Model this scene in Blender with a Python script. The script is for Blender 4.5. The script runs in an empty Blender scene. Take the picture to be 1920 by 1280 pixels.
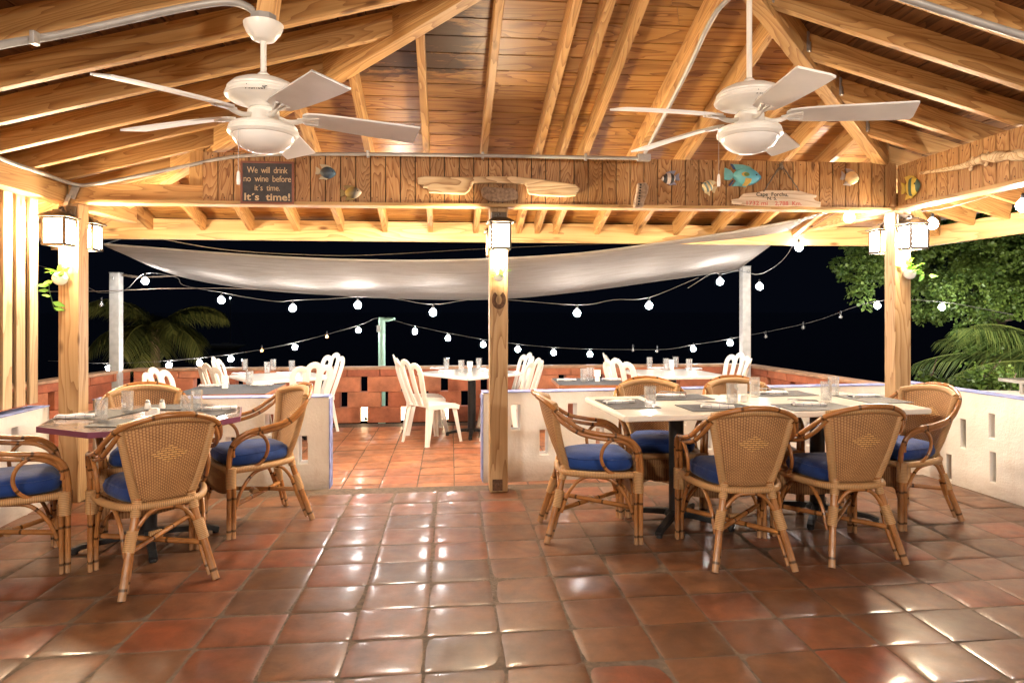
import bpy, math, random
from mathutils import Vector, Matrix, noise
random.seed(7)
PI = math.pi
SC = bpy.context.scene
# ------------------------------------------------------------------ camera
EYE = 1.36
F = 1280.0          # focal length in photo pixels (24 mm on a full frame)
cd = bpy.data.cameras.new("camera"); cam = bpy.data.objects.new("camera", cd)
SC.collection.objects.link(cam)
cam.location = (0, 0, EYE); cam.rotation_euler = (PI / 2, 0, 0)
cd.sensor_width = 36; cd.lens = 24; cd.shift_y = -58 / 1920
cd.clip_start = .05; cd.clip_end = 3000
SC.camera = cam
# ------------------------------------------------------------------ world: a moonless tropical night
w = bpy.data.worlds.new("World"); SC.world = w; w.use_nodes = True
bgn = w.node_tree.nodes["Background"]
bgn.inputs[0].default_value = (.13, .19, .40, 1); bgn.inputs[1].default_value = .002
SC.view_settings.view_transform = 'Standard'; SC.view_settings.look = 'None'
SC.view_settings.exposure = 2.48; SC.view_settings.gamma = 1
SC.cycles.use_denoising = True
SC.cycles.max_bounces = 8
SC.cycles.transparent_max_bounces = 12
SC.cycles.sample_clamp_indirect = 6
LANTERN = 105.0      # emission of the lantern glass
BULB = 75.0        # emission of the string bulbs
REAR_FILL = 80.0       # emission of the unseen fill globes added behind the camera

# ------------------------------------------------------------------ helpers
A = math.radians(5.5)
CA, SA = math.cos(A), math.sin(A)
def W(u, v, z=0): return Vector((u * CA - v * SA, u * SA + v * CA, z))      # building axes to world
def uv_of(X, Y): return (X * CA + Y * SA, -X * SA + Y * CA)
def fl(px, py, z=0.0):                                                       # a point of height z seen at px, py
    d = F * (EYE - z) / (py - 582); return Vector(((px - 960) / F * d, d, z))
def at(px, py, d): return Vector(((px - 960) / F * d, d, EYE + (582 - py) / F * d))
def link(o): SC.collection.objects.link(o); return o

class MB:
    def __init__(s): s.v = []; s.f = []; s.r = []; s.m = []; s.uv = []
    def add(s, vs, fs, r=0.0, m=0, uvs=None):
        b = len(s.v); s.v += [tuple(p) for p in vs]
        for k, f in enumerate(fs):
            s.f.append(tuple(i + b for i in f)); s.r.append(r); s.m.append(m)
            s.uv.append(uvs[k] if uvs else None)
    def box(s, c, size, mat=None, r=0.0, m=0, top=1.0, topy=None):
        x, y, z = [q / 2 for q in size]; ty = top if topy is None else topy
        vs = [(-x,-y,-z),(x,-y,-z),(x,y,-z),(-x,y,-z),(-x*top,-y*ty,z),(x*top,-y*ty,z),(x*top,y*ty,z),(-x*top,y*ty,z)]
        c = Vector(c); M = mat or Matrix.Identity(3)
        vs = [c + M @ Vector(p) for p in vs]
        s.add(vs, [(0,3,2,1),(4,5,6,7),(0,1,5,4),(1,2,6,5),(2,3,7,6),(3,0,4,7)], r, m)
    def hexa(s, vs, r=0.0, m=0):
        s.add(vs, [(0,3,2,1),(4,5,6,7),(0,1,5,4),(1,2,6,5),(2,3,7,6),(3,0,4,7)], r, m)
    def tube(s, pts, rad, n=8, closed=False, m=0, r=0.0, flat=None, cap=True):
        pts = [Vector(p) for p in pts]; k = len(pts)
        rads = rad if isinstance(rad, (list, tuple)) else [rad] * k
        tang = []
        for i in range(k):
            a = pts[i - 1] if (i > 0 or closed) else pts[i]
            b = pts[(i + 1) % k] if (i < k - 1 or closed) else pts[i]
            t = (b - a); tang.append(t.normalized() if t.length > 1e-9 else Vector((0, 0, 1)))
        up = Vector((0, 0, 1)) if abs(tang[0].z) < .9 else Vector((0, 1, 0))
        if flat: up = Vector(flat[2])
        nx = (up - tang[0] * up.dot(tang[0])).normalized()
        vs = []; L = 0; Ls = []
        for i in range(k):
            nx = (nx - tang[i] * nx.dot(tang[i]))
            nx = nx.normalized() if nx.length > 1e-6 else tang[i].orthogonal().normalized()
            ny = tang[i].cross(nx)
            if i: L += (pts[i] - pts[i - 1]).length
            Ls.append(L)
            for j in range(n):
                a = 2 * PI * (j + .5) / n
                if flat:   # flat = (half width along ny, half thickness along nx, up)
                    vs.append(pts[i] + ny * math.cos(a) * flat[0] * 1.41 * rads[i] + nx * math.sin(a) * flat[1] * 1.41 * rads[i])
                else: vs.append(pts[i] + nx * math.cos(a) * rads[i] + ny * math.sin(a) * rads[i])
        fs = []; uvs = []
        for i in range(k if closed else k - 1):
            i2 = (i + 1) % k; l1 = Ls[i]; l2 = Ls[i2] if i2 else L + (pts[0] - pts[-1]).length
            for j in range(n):
                j2 = (j + 1) % n
                fs.append((i * n + j, i * n + j2, i2 * n + j2, i2 * n + j))
                uvs.append(((l1, j / n), (l1, (j + 1) / n), (l2, (j + 1) / n), (l2, j / n)))
        if not closed and cap:
            fs.append(tuple(range(n))[::-1]); uvs.append(tuple((0, 0) for _ in range(n)))
            fs.append(tuple((k - 1) * n + j for j in range(n))); uvs.append(tuple((L, 0) for _ in range(n)))
        s.add(vs, fs, r, m, uvs)
    def lathe(s, prof, n=24, c=(0, 0, 0), m=0, r=0.0, rot=0):
        c = Vector(c); vs = []; k = len(prof)
        for (rr, z) in prof:
            for j in range(n):
                a = 2 * PI * j / n + rot; vs.append(c + Vector((rr * math.cos(a), rr * math.sin(a), z)))
        fs = [(i*n+j, i*n+(j+1)%n, (i+1)*n+(j+1)%n, (i+1)*n+j) for i in range(k-1) for j in range(n)]
        if prof[0][0] > 1e-4: fs.append(tuple(range(n))[::-1])
        if prof[-1][0] > 1e-4: fs.append(tuple((k-1)*n+j for j in range(n)))
        s.add(vs, fs, r, m)
    def prism(s, poly, z0, z1, M=None, m=0, r=0.0):
        k = len(poly); vs = [Vector((x, y, z0)) for x, y in poly] + [Vector((x, y, z1)) for x, y in poly]
        if M: vs = [M @ p for p in vs]
        s.add(vs, [tuple(range(k))[::-1], tuple(range(k, 2*k))] + [(i, (i+1)%k, k+(i+1)%k, k+i) for i in range(k)], r, m)
    def grid(s, fn, nu, nv, m=0, r=0.0):
        vs = [fn(i / nu, j / nv) for i in range(nu + 1) for j in range(nv + 1)]
        fs = []; uvs = []
        for i in range(nu):
            for j in range(nv):
                a = i * (nv + 1) + j
                fs.append((a, a + nv + 1, a + nv + 2, a + 1))
                uvs.append(((i/nu, j/nv), ((i+1)/nu, j/nv), ((i+1)/nu, (j+1)/nv), (i/nu, (j+1)/nv)))
        s.add(vs, fs, r, m, uvs)
    def ball(s, c, r3, n=10, k=6, m=0, r=0.0):
        c = Vector(c); r3 = r3 if isinstance(r3, (tuple, list)) else (r3,) * 3
        vs = [c + Vector((0, 0, -r3[2]))]
        for i in range(1, k):
            a = -PI/2 + PI * i / k
            vs += [c + Vector((r3[0]*math.cos(a)*math.cos(2*PI*j/n), r3[1]*math.cos(a)*math.sin(2*PI*j/n), r3[2]*math.sin(a))) for j in range(n)]
        vs.append(c + Vector((0, 0, r3[2]))); top = len(vs) - 1
        fs = [(0, 1+(j+1)%n, 1+j) for j in range(n)]
        for i in range(k-2):
            fs += [(1+i*n+j, 1+i*n+(j+1)%n, 1+(i+1)*n+(j+1)%n, 1+(i+1)*n+j) for j in range(n)]
        b = 1+(k-2)*n; fs += [(b+j, b+(j+1)%n, top) for j in range(n)]
        s.add(vs, fs, r, m)
    def build(s, name, mats, parent=None, loc=None, rot=None, smooth=None, bevel=0, mw=None):
        me = bpy.data.meshes.new(name); me.from_pydata(s.v, [], s.f)
        for mt in (mats if isinstance(mats, (list, tuple)) else [mats]): me.materials.append(mt)
        me.polygons.foreach_set('material_index', s.m)
        at_ = me.attributes.new('rnd', 'FLOAT', 'FACE'); at_.data.foreach_set('value', s.r)
        if any(u is not None for u in s.uv):
            ul = me.uv_layers.new(name='UVMap'); fl_ = []
            for f, u in zip(s.f, s.uv):
                for q in (u if u else [(0, 0)] * len(f)): fl_ += [q[0], q[1]]
            ul.data.foreach_set('uv', fl_)
        me.validate(); me.update()
        if smooth is not None:
            me.shade_smooth(); me.set_sharp_from_angle(angle=math.radians(smooth))
        o = bpy.data.objects.new(name, me); link(o)
        if mw is not None: o.matrix_world = mw
        if loc is not None: o.location = loc
        if rot is not None: o.rotation_euler = rot
        if bevel:
            b = o.modifiers.new('bevel', 'BEVEL'); b.width = bevel; b.segments = 2; b.limit_method = 'ANGLE'
        if parent is not None: o.parent = parent
        return o

def tag(o, label=None, cat=None, group=None, kind=None):
    if label: o['label'] = label
    if cat: o['category'] = cat
    if group: o['group'] = group
    if kind: o['kind'] = kind
    return o
def thing(name, label, cat, loc=(0, 0, 0), rz=0, group=None):
    o = link(bpy.data.objects.new(name, None)); o.location = loc; o.rotation_euler = (0, 0, rz); o.empty_display_size = .1
    return tag(o, label, cat, group)
def dup(root, label, loc, rz=0, group=None, root_rot=None):
    r = root.copy(); link(r); r.location = loc; r.rotation_euler = root_rot or (0, 0, rz); tag(r, label, None, group)
    def rec(src, dst):
        for ch in list(src.children):
            c = ch.copy(); link(c); c.parent = dst; rec(ch, c)
    rec(root, r); return r
def cr(P, n=6, closed=False):
    P = [Vector(p) for p in P]; k = len(P); out = []
    for i in range(k if closed else k - 1):
        p0 = P[i-1] if (i > 0 or closed) else P[0]*2 - P[1]
        p1 = P[i]; p2 = P[(i+1) % k]
        p3 = P[(i+2) % k] if (i < k-2 or closed) else P[-1]*2 - P[-2]
        for j in range(n):
            t = j / n
            out.append(.5*((2*p1)+(p2-p0)*t+(2*p0-5*p1+4*p2-p3)*t*t+(3*p1-p0-3*p2+p3)*t**3))
    if not closed: out.append(P[-1])
    return out

# ------------------------------------------------------------------ materials
class Nd:
    def __init__(s, name):
        s.m = bpy.data.materials.new(name); s.m.use_nodes = True
        s.t = s.m.node_tree; s.b = s.t.nodes["Principled BSDF"]; s.out = s.t.nodes["Material Output"]
    def n(s, typ, **kw):
        q = s.t.nodes.new(typ)
        for k, v in kw.items():
            if k == 'op': q.operation = v
            elif k.startswith('i'):
                key = k[1:]; key = int(key) if key.isdigit() else key.replace('_', ' ')
                s.set(q.inputs[key], v)
            else: setattr(q, k, v)
        return q
    def set(s, inp, v):
        if isinstance(v, bpy.types.NodeSocket): s.t.links.new(v, inp)
        elif isinstance(v, bpy.types.Node): s.t.links.new(v.outputs[0], inp)
        else:
            if isinstance(v, tuple) and len(v) == 3 and inp.type == 'RGBA': v = v + (1,)
            inp.default_value = v
    def p(s, **kw):
        for k, v in kw.items(): s.set(s.b.inputs[k.replace('_', ' ')], v)
    def math(s, op, a, b=0.0): return s.n('ShaderNodeMath', op=op, i0=a, i1=b)
    def ramp(s, fac, stops):
        q = s.n('ShaderNodeValToRGB'); s.set(q.inputs[0], fac); e = q.color_ramp.elements
        while len(e) < len(stops): e.new(.5)
        for el, (p, c) in zip(e, stops): el.position = p; el.color = tuple(c) + (1,) if len(c) == 3 else c
        return q
    def mix(s, f, a, b, mode='MIX'):
        q = s.n('ShaderNodeMix', data_type='RGBA', blend_type=mode)
        s.set(q.inputs[0], f); s.set(q.inputs[6], a); s.set(q.inputs[7], b); return q.outputs[2]
    def noise(s, vec, scale, det=3, rough=.5, dist=0.0):
        return s.n('ShaderNodeTexNoise', iVector=vec, iScale=scale, iDetail=det, iRoughness=rough, iDistortion=dist)
    def obj(s, scale=(1, 1, 1), off=None):
        tc = s.n('ShaderNodeTexCoord'); mp = s.n('ShaderNodeMapping', iVector=tc.outputs['Object'], iScale=scale)
        if off is not None:
            ad = s.n('ShaderNodeVectorMath', op='ADD', i0=mp, i1=off); return ad.outputs[0]
        return mp.outputs[0]
    def bump(s, h, st=.3, dist=.01):
        q = s.n('ShaderNodeBump', iStrength=st, iDistance=dist, iHeight=h); s.p(Normal=q.outputs[0]); return q

def plain(name, col, rough=.5, metal=0.0, var=.12, sc=8, bump=0.0, spec=.5, bscale=60):
    N = Nd(name); v = N.obj()
    nz = N.noise(v, sc, 4); f = N.ramp(nz, [(.3, (1-var,)*3), (.7, (1+var*.3,)*3)])
    N.p(Base_Color=N.mix(1.0, col, f.outputs[0], 'MULTIPLY'), Roughness=rough, Metallic=metal, Specular_IOR_Level=spec)
    if bump: N.bump(N.noise(v, bscale, 3), bump, .004)
    return N.m

def wood(name, c1, c2, c3, axis=0, ring=9.0, rough=.55, bump=.25, stain=None, knots=True, stretch=.10, attr=True, fine=1.0, shift=.25):
    N = Nd(name)
    oi = N.n('ShaderNodeObjectInfo'); a1 = N.math('MULTIPLY', oi.outputs['Random'], 37.0)
    if attr:
        at_ = N.n('ShaderNodeAttribute', attribute_name='rnd'); a1 = N.math('ADD', a1, N.math('MULTIPLY', at_.outputs['Fac'], 23.0))
    off = N.n('ShaderNodeCombineXYZ', iX=a1, iY=a1, iZ=N.math('MULTIPLY', a1, 1.7))
    sc = [1.0, 1.0, 1.0]; sc[axis] = stretch
    v = N.obj(tuple(sc), off.outputs[0])
    # growth figure: contour lines of a slow noise
    n1 = N.noise(v, 5.0, 3, .42, .25)
    fr = N.math('FRACT', N.math('MULTIPLY', n1.outputs['Fac'], ring * 2.0))
    fig = N.math('SUBTRACT', N.math('MULTIPLY', N.math('POWER', fr, 2.6), 2.0), 1.0)
    sc2 = [75.0*fine, 75.0*fine, 75.0*fine]; sc2[axis] = 1.6
    v2 = N.obj(tuple(sc2), off.outputs[0])
    n2 = N.noise(v2, 1.0, 3, .6)
    f = N.math('ADD', N.math('MULTIPLY', fig, .5), .5)
    f = N.math('MULTIPLY', f, 1.0)
    f = N.math('ADD', N.math('MULTIPLY', f, .58), N.math('MULTIPLY', n2.outputs['Fac'], .62))
    col = N.ramp(f, [(.20, c1), (.48, c2), (.90, c3)]).outputs[0]
    n3 = N.noise(N.obj((1, 1, 1), off.outputs[0]), 1.1, 2)
    col = N.mix(1.0, col, N.ramp(n3, [(.3, (1-shift,)*3), (.7, (1.08, 1.06, 1.02))]).outputs[0], 'MULTIPLY')
    if attr:
        wn = N.n('ShaderNodeTexWhiteNoise', noise_dimensions='1D'); N.set(wn.inputs['W'], a1)
        col = N.mix(1.0, col, N.ramp(wn.outputs['Value'], [(0, (.86, .85, .84)), (1, (1.06, 1.06, 1.06))]).outputs[0], 'MULTIPLY')
    if knots:
        sck = [5.5, 5.5, 5.5]; sck[axis] = 2.0
        vo = N.n('ShaderNodeTexVoronoi', iVector=N.obj(tuple(sck), off.outputs[0]), iScale=1.0)
        k = N.ramp(vo.outputs['Distance'], [(.05, (.22, .14, .1)), (.13, (1, 1, 1))])
        col = N.mix(.85, col, N.mix(1.0, col, k.outputs[0], 'MULTIPLY'))
    if stain: col = stain(N, col)
    N.p(Base_Color=col, Roughness=rough, Specular_IOR_Level=.35)
    N.bump(f, bump, .002)
    return N.m

M = {}
M['beam'] = wood('pine_beam', (.62, .38, .155), (.51, .28, .10), (.34, .165, .06), 0, 13)
M['rim'] = wood('pale_pine', (.60, .39, .18), (.50, .31, .13), (.36, .20, .08), 0, 6)
M['post'] = wood('post_pine', (.58, .40, .22), (.50, .32, .16), (.31, .17, .075), 2, 8)
M['slat'] = wood('slat_pine', (.68, .50, .31), (.60, .42, .25), (.42, .27, .14), 2, 6)
def stain(N, col):      # black mildew patch on the boards of the back slope
    v = N.obj(); s = N.n('ShaderNodeSeparateXYZ', iVector=v)
    du = N.math('SUBTRACT', 1.0, N.math('ABSOLUTE', N.math('DIVIDE', N.math('ADD', s.outputs[0], .34), .66)))
    dv = N.math('SUBTRACT', 1.0, N.math('ABSOLUTE', N.math('DIVIDE', N.math('SUBTRACT', s.outputs[1], 4.0), .62)))
    m = N.math('MULTIPLY', N.math('MINIMUM', N.math('MAXIMUM', du, 0.0), N.math('MAXIMUM', dv, 0.0)), 4.0)
    nz = N.noise(N.obj((2.0, 9, 1)), 2.2, 5, .7)
    m = N.math('MINIMUM', N.math('MULTIPLY', m, N.ramp(nz, [(.36, (.3,)*3), (.56, (1,)*3)]).outputs[0]), 1.0)
    col = N.mix(N.math('MULTIPLY', m, .93), col, (.035, .014, .005))
    nz2 = N.noise(N.obj((.5, 5, 1)), 3.0, 4, .6)      # loose dark streaks everywhere
    return N.mix(N.math('MULTIPLY', N.ramp(nz2, [(.60, (0,)*3), (.78, (1,)*3)]).outputs[0], .55), col, (.05, .024, .01))
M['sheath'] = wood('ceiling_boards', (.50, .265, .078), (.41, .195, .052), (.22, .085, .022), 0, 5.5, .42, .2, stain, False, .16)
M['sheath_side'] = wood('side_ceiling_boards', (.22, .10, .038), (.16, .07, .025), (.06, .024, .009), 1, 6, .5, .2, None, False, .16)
M['ply'] = wood('fascia_boards', (.52, .31, .14), (.40, .205, .078), (.20, .078, .026), 2, 15, .5, .25, None, True, .24, True, .5, .25)
M['drift'] = wood('driftwood', (.78, .62, .42), (.66, .48, .29), (.34, .20, .11), 0, 8, .8, .6, None, True, .2)
M['dark'] = plain('roof_felt', (.02, .015, .012), .9)
M['steel'] = plain('galvanised', (.42, .42, .42), .38, .8, .25, 30)
M['conduit'] = plain('conduit_grey', (.36, .345, .33), .45, .2, .2, 12)
M['white_metal'] = plain('fan_enamel', (.86, .83, .78), .35, 0, .08, 10)
M['fan_blade'] = plain('fan_blade', (.86, .85, .84), .5, 0, .12, 6)
M['opal'] = plain('opal_glass', (.86, .83, .80), .15, 0, .03)
M['pole'] = plain('white_pole', (.50, .50, .49), .5, 0, .2, 14, .3)
M['green'] = plain('green_pole', (.25, .42, .33), .5, 0, .15)
M['bronze'] = plain('bronze', (.085, .06, .04), .4, .6, .3, 20)
M['iron'] = plain('black_iron', (.018, .018, .02), .42, .3, .3, 25, .2)
M['red_paint'] = plain('red_scuff', (.30, .02, .02), .5)
M['rust'] = plain('rusty_iron', (.16, .085, .05), .75, .5, .5, 60, .6)
M['chair_white'] = plain('white_plastic', (.80, .76, .69), .32, 0, .06, 5)
M['table_white'] = plain('white_laminate', (.80, .76, .70), .16, 0, .05, 4)
M['wire'] = plain('cable', (.09, .085, .08), .6)
M['rope'] = plain('rope', (.16, .12, .09), .9, 0, .4, 60, .6)
M['blue_paint'] = plain('blue_paint', (.26, .31, .62), .6, 0, .55, 14, .5)
M['leaf_dull'] = None

def stucco():
    N = Nd('white_stucco'); v = N.obj()
    n = N.noise(v, 2.2, 4, .6)
    col = N.ramp(n, [(.3, (.80, .765, .72)), (.65, (.87, .855, .83))]).outputs[0]
    s = N.n('ShaderNodeSeparateXYZ', iVector=v)
    g = N.noise(N.obj((3, 3, 9)), 2.0, 5, .7)
    gr = N.math('MULTIPLY', N.math('SUBTRACT', 1.0, N.math('MINIMUM', N.math('MULTIPLY', N.math('ABSOLUTE', s.outputs[2]), 7.0), 1.0)), g.outputs['Fac'])
    col = N.mix(gr, col, (.30, .19, .12))
    st = N.noise(N.obj((5, 5, 1.2)), 1.4, 5, .7)
    col = N.mix(N.math('MULTIPLY', N.ramp(st, [(.56, (0,)*3), (.74, (1,)*3)]).outputs[0], .28), col, (.52, .42, .33))
    N.p(Base_Color=col, Roughness=.8, Specular_IOR_Level=.25)
    h = N.math('ADD', N.noise(v, 55, 4, .65).outputs['Fac'], N.math('MULTIPLY', N.noise(v, 7, 3).outputs['Fac'], 2.0))
    N.bump(h, .55, .006); return N.m
M['stucco'] = stucco()

def terracotta(name, cols, rlo, rhi, wear):
    N = Nd(name)
    a = N.n('ShaderNodeAttribute', attribute_name='rnd')
    wn = N.n('ShaderNodeTexWhiteNoise', noise_dimensions='1D'); N.set(wn.inputs['W'], N.math('MULTIPLY', a.outputs['Fac'], 91.0))
    base = N.ramp(wn.outputs['Value'], cols).outputs[0]
    v = N.obj()
    n1 = N.noise(v, 6, 5, .65, .4)
    col = N.mix(1.0, base, N.ramp(n1, [(.28, (.50, .48, .46)), (.5, (.95, .95, .95)), (.74, (1.42, 1.32, 1.2))]).outputs[0], 'MULTIPLY')
    n2 = N.noise(v, 38, 4, .7)
    col = N.mix(N.math('MULTIPLY', N.ramp(n2, [(.55, (0,)*3), (.85, (1,)*3)]).outputs[0], .16), col, (.34, .18, .10))
    n3 = N.noise(v, 1.6, 3, .5)
    col = N.mix(N.math('MULTIPLY', N.ramp(n3, [(.45, (0,)*3), (.7, (1,)*3)]).outputs[0], .4), col, (.17, .085, .05))
    sp = N.noise(v, 140, 3, .75)
    col = N.mix(N.math('MULTIPLY', N.ramp(sp, [(.60, (0,)*3), (.70, (1,)*3)]).outputs[0], .45), col, (.05, .026, .015))
    rg = N.ramp(N.noise(v, 9, 4, .6), [(.3, (rlo,)*3), (.7, (rhi,)*3)]).outputs[0]
    N.p(Base_Color=col, Roughness=rg, Specular_IOR_Level=.3, Coat_Weight=N.math('MULTIPLY', N.ramp(N.noise(v, 4.5, 5, .7, .5), [(.34, (.25,)*3), (.62, (1.25,)*3)]).outputs[0], wear), Coat_Roughness=.16)
    h = N.math('ADD', N.noise(v, 14, 4, .6).outputs['Fac'], N.math('MULTIPLY', N.noise(v, 110, 4, .7).outputs['Fac'], .34))
    N.bump(h, .16, .006); return N.m
M['tile'] = terracotta('terracotta_tile', [(0, (.100, .045, .021)), (.3, (.145, .057, .024)), (.62, (.155, .070, .034)), (.88, (.185, .052, .024)), (1, (.105, .052, .030))], .34, .52, .38)
M['tile2'] = terracotta('terrace_tile', [(0, (.33, .13, .06)), (.4, (.38, .15, .068)), (.8, (.42, .18, .085)), (1, (.36, .12, .055))], .42, .6, .12)
M['grout'] = plain('grout', (.13, .088, .06), .85, 0, .5, 30, .8)

def block():
    N = Nd('red_block'); a = N.n('ShaderNodeAttribute', attribute_name='rnd')
    wn = N.n('ShaderNodeTexWhiteNoise', noise_dimensions='1D'); N.set(wn.inputs['W'], N.math('MULTIPLY', a.outputs['Fac'], 57.0))
    base = N.ramp(wn.outputs['Value'], [(0, (.30, .085, .042)), (.5, (.40, .125, .058)), (1, (.47, .18, .09))]).outputs[0]
    v = N.obj(); n = N.noise(v, 5, 5, .7)
    col = N.mix(1.0, base, N.ramp(n, [(.3, (.6,)*3), (.7, (1.25, 1.2, 1.15))]).outputs[0], 'MULTIPLY')
    N.p(Base_Color=col, Roughness=.85); N.bump(N.noise(v, 70, 4, .7), .6, .006); return N.m
M['block'] = block()
M['cap'] = plain('wall_cap', (.40, .23, .13), .7, 0, .4, 9, .5)

def rattan(name, c1, c2, wrapped):
    N = Nd(name); uvn = N.n('ShaderNodeTexCoord'); oi = N.n('ShaderNodeObjectInfo')
    s = N.n('ShaderNodeSeparateXYZ', iVector=uvn.outputs['UV'])
    v = N.obj((1, 1, 1)); n = N.noise(v, 9, 4, .6)
    if wrapped:
        wv = N.math('SINE', N.math('MULTIPLY', s.outputs[0], 2 * PI / .009))
        f = N.math('ADD', N.math('MULTIPLY', wv, .30), .52)
        col = N.ramp(N.math('ADD', N.math('MULTIPLY', f, .7), N.math('MULTIPLY', n.outputs['Fac'], .3)), [(.05, c2), (.6, c1)]).outputs[0]
        N.p(Base_Color=col, Roughness=.5); N.bump(f, .7, .0025)
    else:
        st = N.noise(N.n('ShaderNodeMapping', iVector=uvn.outputs['UV'], iScale=(3, 14, 1)), 2.0, 4, .6)
        k = N.math('SINE', N.math('MULTIPLY', s.outputs[0], 2 * PI / .19))
        kn = N.ramp(k, [(.955, (1,)*3), (.995, (.25,)*3)]).outputs[0]
        col = N.ramp(N.math('ADD', N.math('MULTIPLY', st.outputs['Fac'], .6), N.math('MULTIPLY', n.outputs['Fac'], .45)), [(.32, c2), (.62, c1)]).outputs[0]
        sz = N.n('ShaderNodeSeparateXYZ', iVector=v)
        low = N.math('MULTIPLY', N.ramp(sz.outputs[2], [(.0, (1,)*3), (.13, (0,)*3)]).outputs[0], .45)
        col = N.mix(low, col, (.42, .30, .19))
        col = N.mix(1.0, col, kn, 'MULTIPLY')
        N.p(Base_Color=col, Roughness=.26, Specular_IOR_Level=.6); N.bump(st, .25, .003)
    return N.m
M['cane'] = rattan('rattan_pole', (.42, .18, .055), (.13, .045, .012), False)
M['wrap'] = rattan('rattan_wrap', (.50, .29, .125), (.12, .05, .016), True)

def wicker():
    N = Nd('wicker_weave'); tc = N.n('ShaderNodeTexCoord'); s = N.n('ShaderNodeSeparateXYZ', iVector=tc.outputs['UV'])
    u, v = s.outputs[0], s.outputs[1]
    NU, NV = 30.0, 54.0
    cu = N.math('MULTIPLY', u, NU); cv = N.math('MULTIPLY', v, NV)
    par = N.math('MODULO', N.math('FLOOR', cu), 2.0)
    wv = N.math('SINE', N.math('MULTIPLY', N.math('ADD', cv, par), PI))      # strands over and under
    stake = N.math('ABSOLUTE', N.math('SINE', N.math('MULTIPLY', cu, PI)))
    row = N.math('ABSOLUTE', N.math('SINE', N.math('MULTIPLY', cv, PI)))
    h = N.math('ADD', N.math('MULTIPLY', row, .55), N.math('MULTIPLY', N.math('ADD', N.math('MULTIPLY', wv, .5), .5), .45))
    h = N.math('MULTIPLY', h, N.math('ADD', N.math('MULTIPLY', N.math('POWER', stake, .8), .8), .2))
    n = N.noise(N.obj(), 14, 4, .6)
    # diamond of open knots in the middle
    du = N.math('ABSOLUTE', N.math('SUBTRACT', u, .5)); dv = N.math('ABSOLUTE', N.math('SUBTRACT', v, .60))
    dm = N.math('ADD', N.math('MULTIPLY', du, 3.6), N.math('MULTIPLY', dv, 8.5))
    dia = N.ramp(dm, [(.86, (1,)*3), (.9, (0,)*3)]).outputs[0]
    br = N.n('ShaderNodeTexBrick', iVector=tc.outputs['UV'], iScale=1.0, iMortar_Size=.006, iBrick_Width=.085, iRow_Height=.026)
    br.inputs['Color1'].default_value = (.74, .47, .20, 1); br.inputs['Color2'].default_value = (.64, .38, .15, 1); br.inputs['Mortar'].default_value = (.22, .11, .045, 1)
    col = N.ramp(N.math('ADD', N.math('MULTIPLY', h, .8), N.math('MULTIPLY', n.outputs['Fac'], .3)), [(.16, (.055, .022, .008)), (.42, (.33, .165, .068)), (.85, (.62, .375, .175))]).outputs[0]
    col = N.mix(dia, col, br.outputs['Color'])
    alpha = N.ramp(h, [(.05, (0,)*3), (.11, (1,)*3)]).outputs[0]
    alpha = N.math('MAXIMUM', alpha, dia)
    oi = N.n('ShaderNodeObjectInfo'); col = N.mix(1.0, col, N.ramp(oi.outputs['Random'], [(0, (.80, .76, .72)), (1, (1.12, 1.08, 1.02))]).outputs[0], 'MULTIPLY')
    N.p(Base_Color=col, Roughness=.55, Alpha=alpha); N.bump(h, .8, .003)
    return N.m
M['wicker'] = wicker()

def cushion():
    N = Nd('blue_canvas'); v = N.obj(); n = N.noise(v, 5, 4, .6)
    col = N.ramp(n, [(.3, (.004, .026, .14)), (.7, (.008, .052, .26))]).outputs[0]
    oi = N.n('ShaderNodeObjectInfo'); col = N.mix(1.0, col, N.ramp(oi.outputs['Random'], [(0, (.72, .75, .78)), (1, (1.15, 1.1, 1.08))]).outputs[0], 'MULTIPLY')
    w = N.noise(N.obj((60, 60, 6)), 6, 2)
    N.p(Base_Color=col, Roughness=.75, Sheen_Weight=.15, Specular_IOR_Level=.3)
    h = N.math('ADD', N.math('MULTIPLY', w.outputs['Fac'], .15), N.noise(v, 8, 3, .6, .6).outputs['Fac'])
    N.bump(h, .5, .012); return N.m
M['cushion'] = cushion()

def glass(name='clear_glass'):
    N = Nd(name)
    tr = N.n('ShaderNodeBsdfTransparent'); tr.inputs[0].default_value = (.93, .94, .95, 1)
    gl = N.n('ShaderNodeBsdfGlossy'); gl.inputs['Roughness'].default_value = .03
    lw = N.n('ShaderNodeLayerWeight', iBlend=.32)
    f = N.math('ADD', N.math('MULTIPLY', lw.outputs['Facing'], .62), .10)
    mx = N.n('ShaderNodeMixShader'); N.set(mx.inputs[0], f); N.set(mx.inputs[1], tr); N.set(mx.inputs[2], gl)
    df = N.n('ShaderNodeBsdfDiffuse'); df.inputs[0].default_value = (.9, .9, .9, 1); m2 = N.n('ShaderNodeMixShader'); m2.inputs[0].default_value = .10
    N.t.links.new(mx.outputs[0], m2.inputs[1]); N.t.links.new(df.outputs[0], m2.inputs[2])
    N.t.links.new(m2.outputs[0], N.out.inputs[0]); return N.m
M['glass'] = glass()

def emit(name, col, st):
    N = Nd(name); N.p(Base_Color=(.8, .8, .8), Emission_Color=col, Emission_Strength=st, Roughness=.3); return N.m
M['lantern_glass'] = emit('lantern_glass', (1, .81, .55), LANTERN)
M['bulb_lit'] = emit('lit_bulb', (1, .96, .92), BULB)
M['bulb_cool'] = emit('lit_bulb_far', (.86, .90, 1), 60)
M['globe'] = emit('rear_fill_globe', (1, .88, .74), REAR_FILL)
M['niche'] = emit('niche_lamp', (1, .82, .48), 2.6)
M['flood'] = emit('flood_face', (1, .93, .80), 330)
M['amber'] = emit('amber_bulb', (1, .35, .05), 1.2)
M['mastlight'] = emit('mast_light', (.9, .95, 1), 30)

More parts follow.
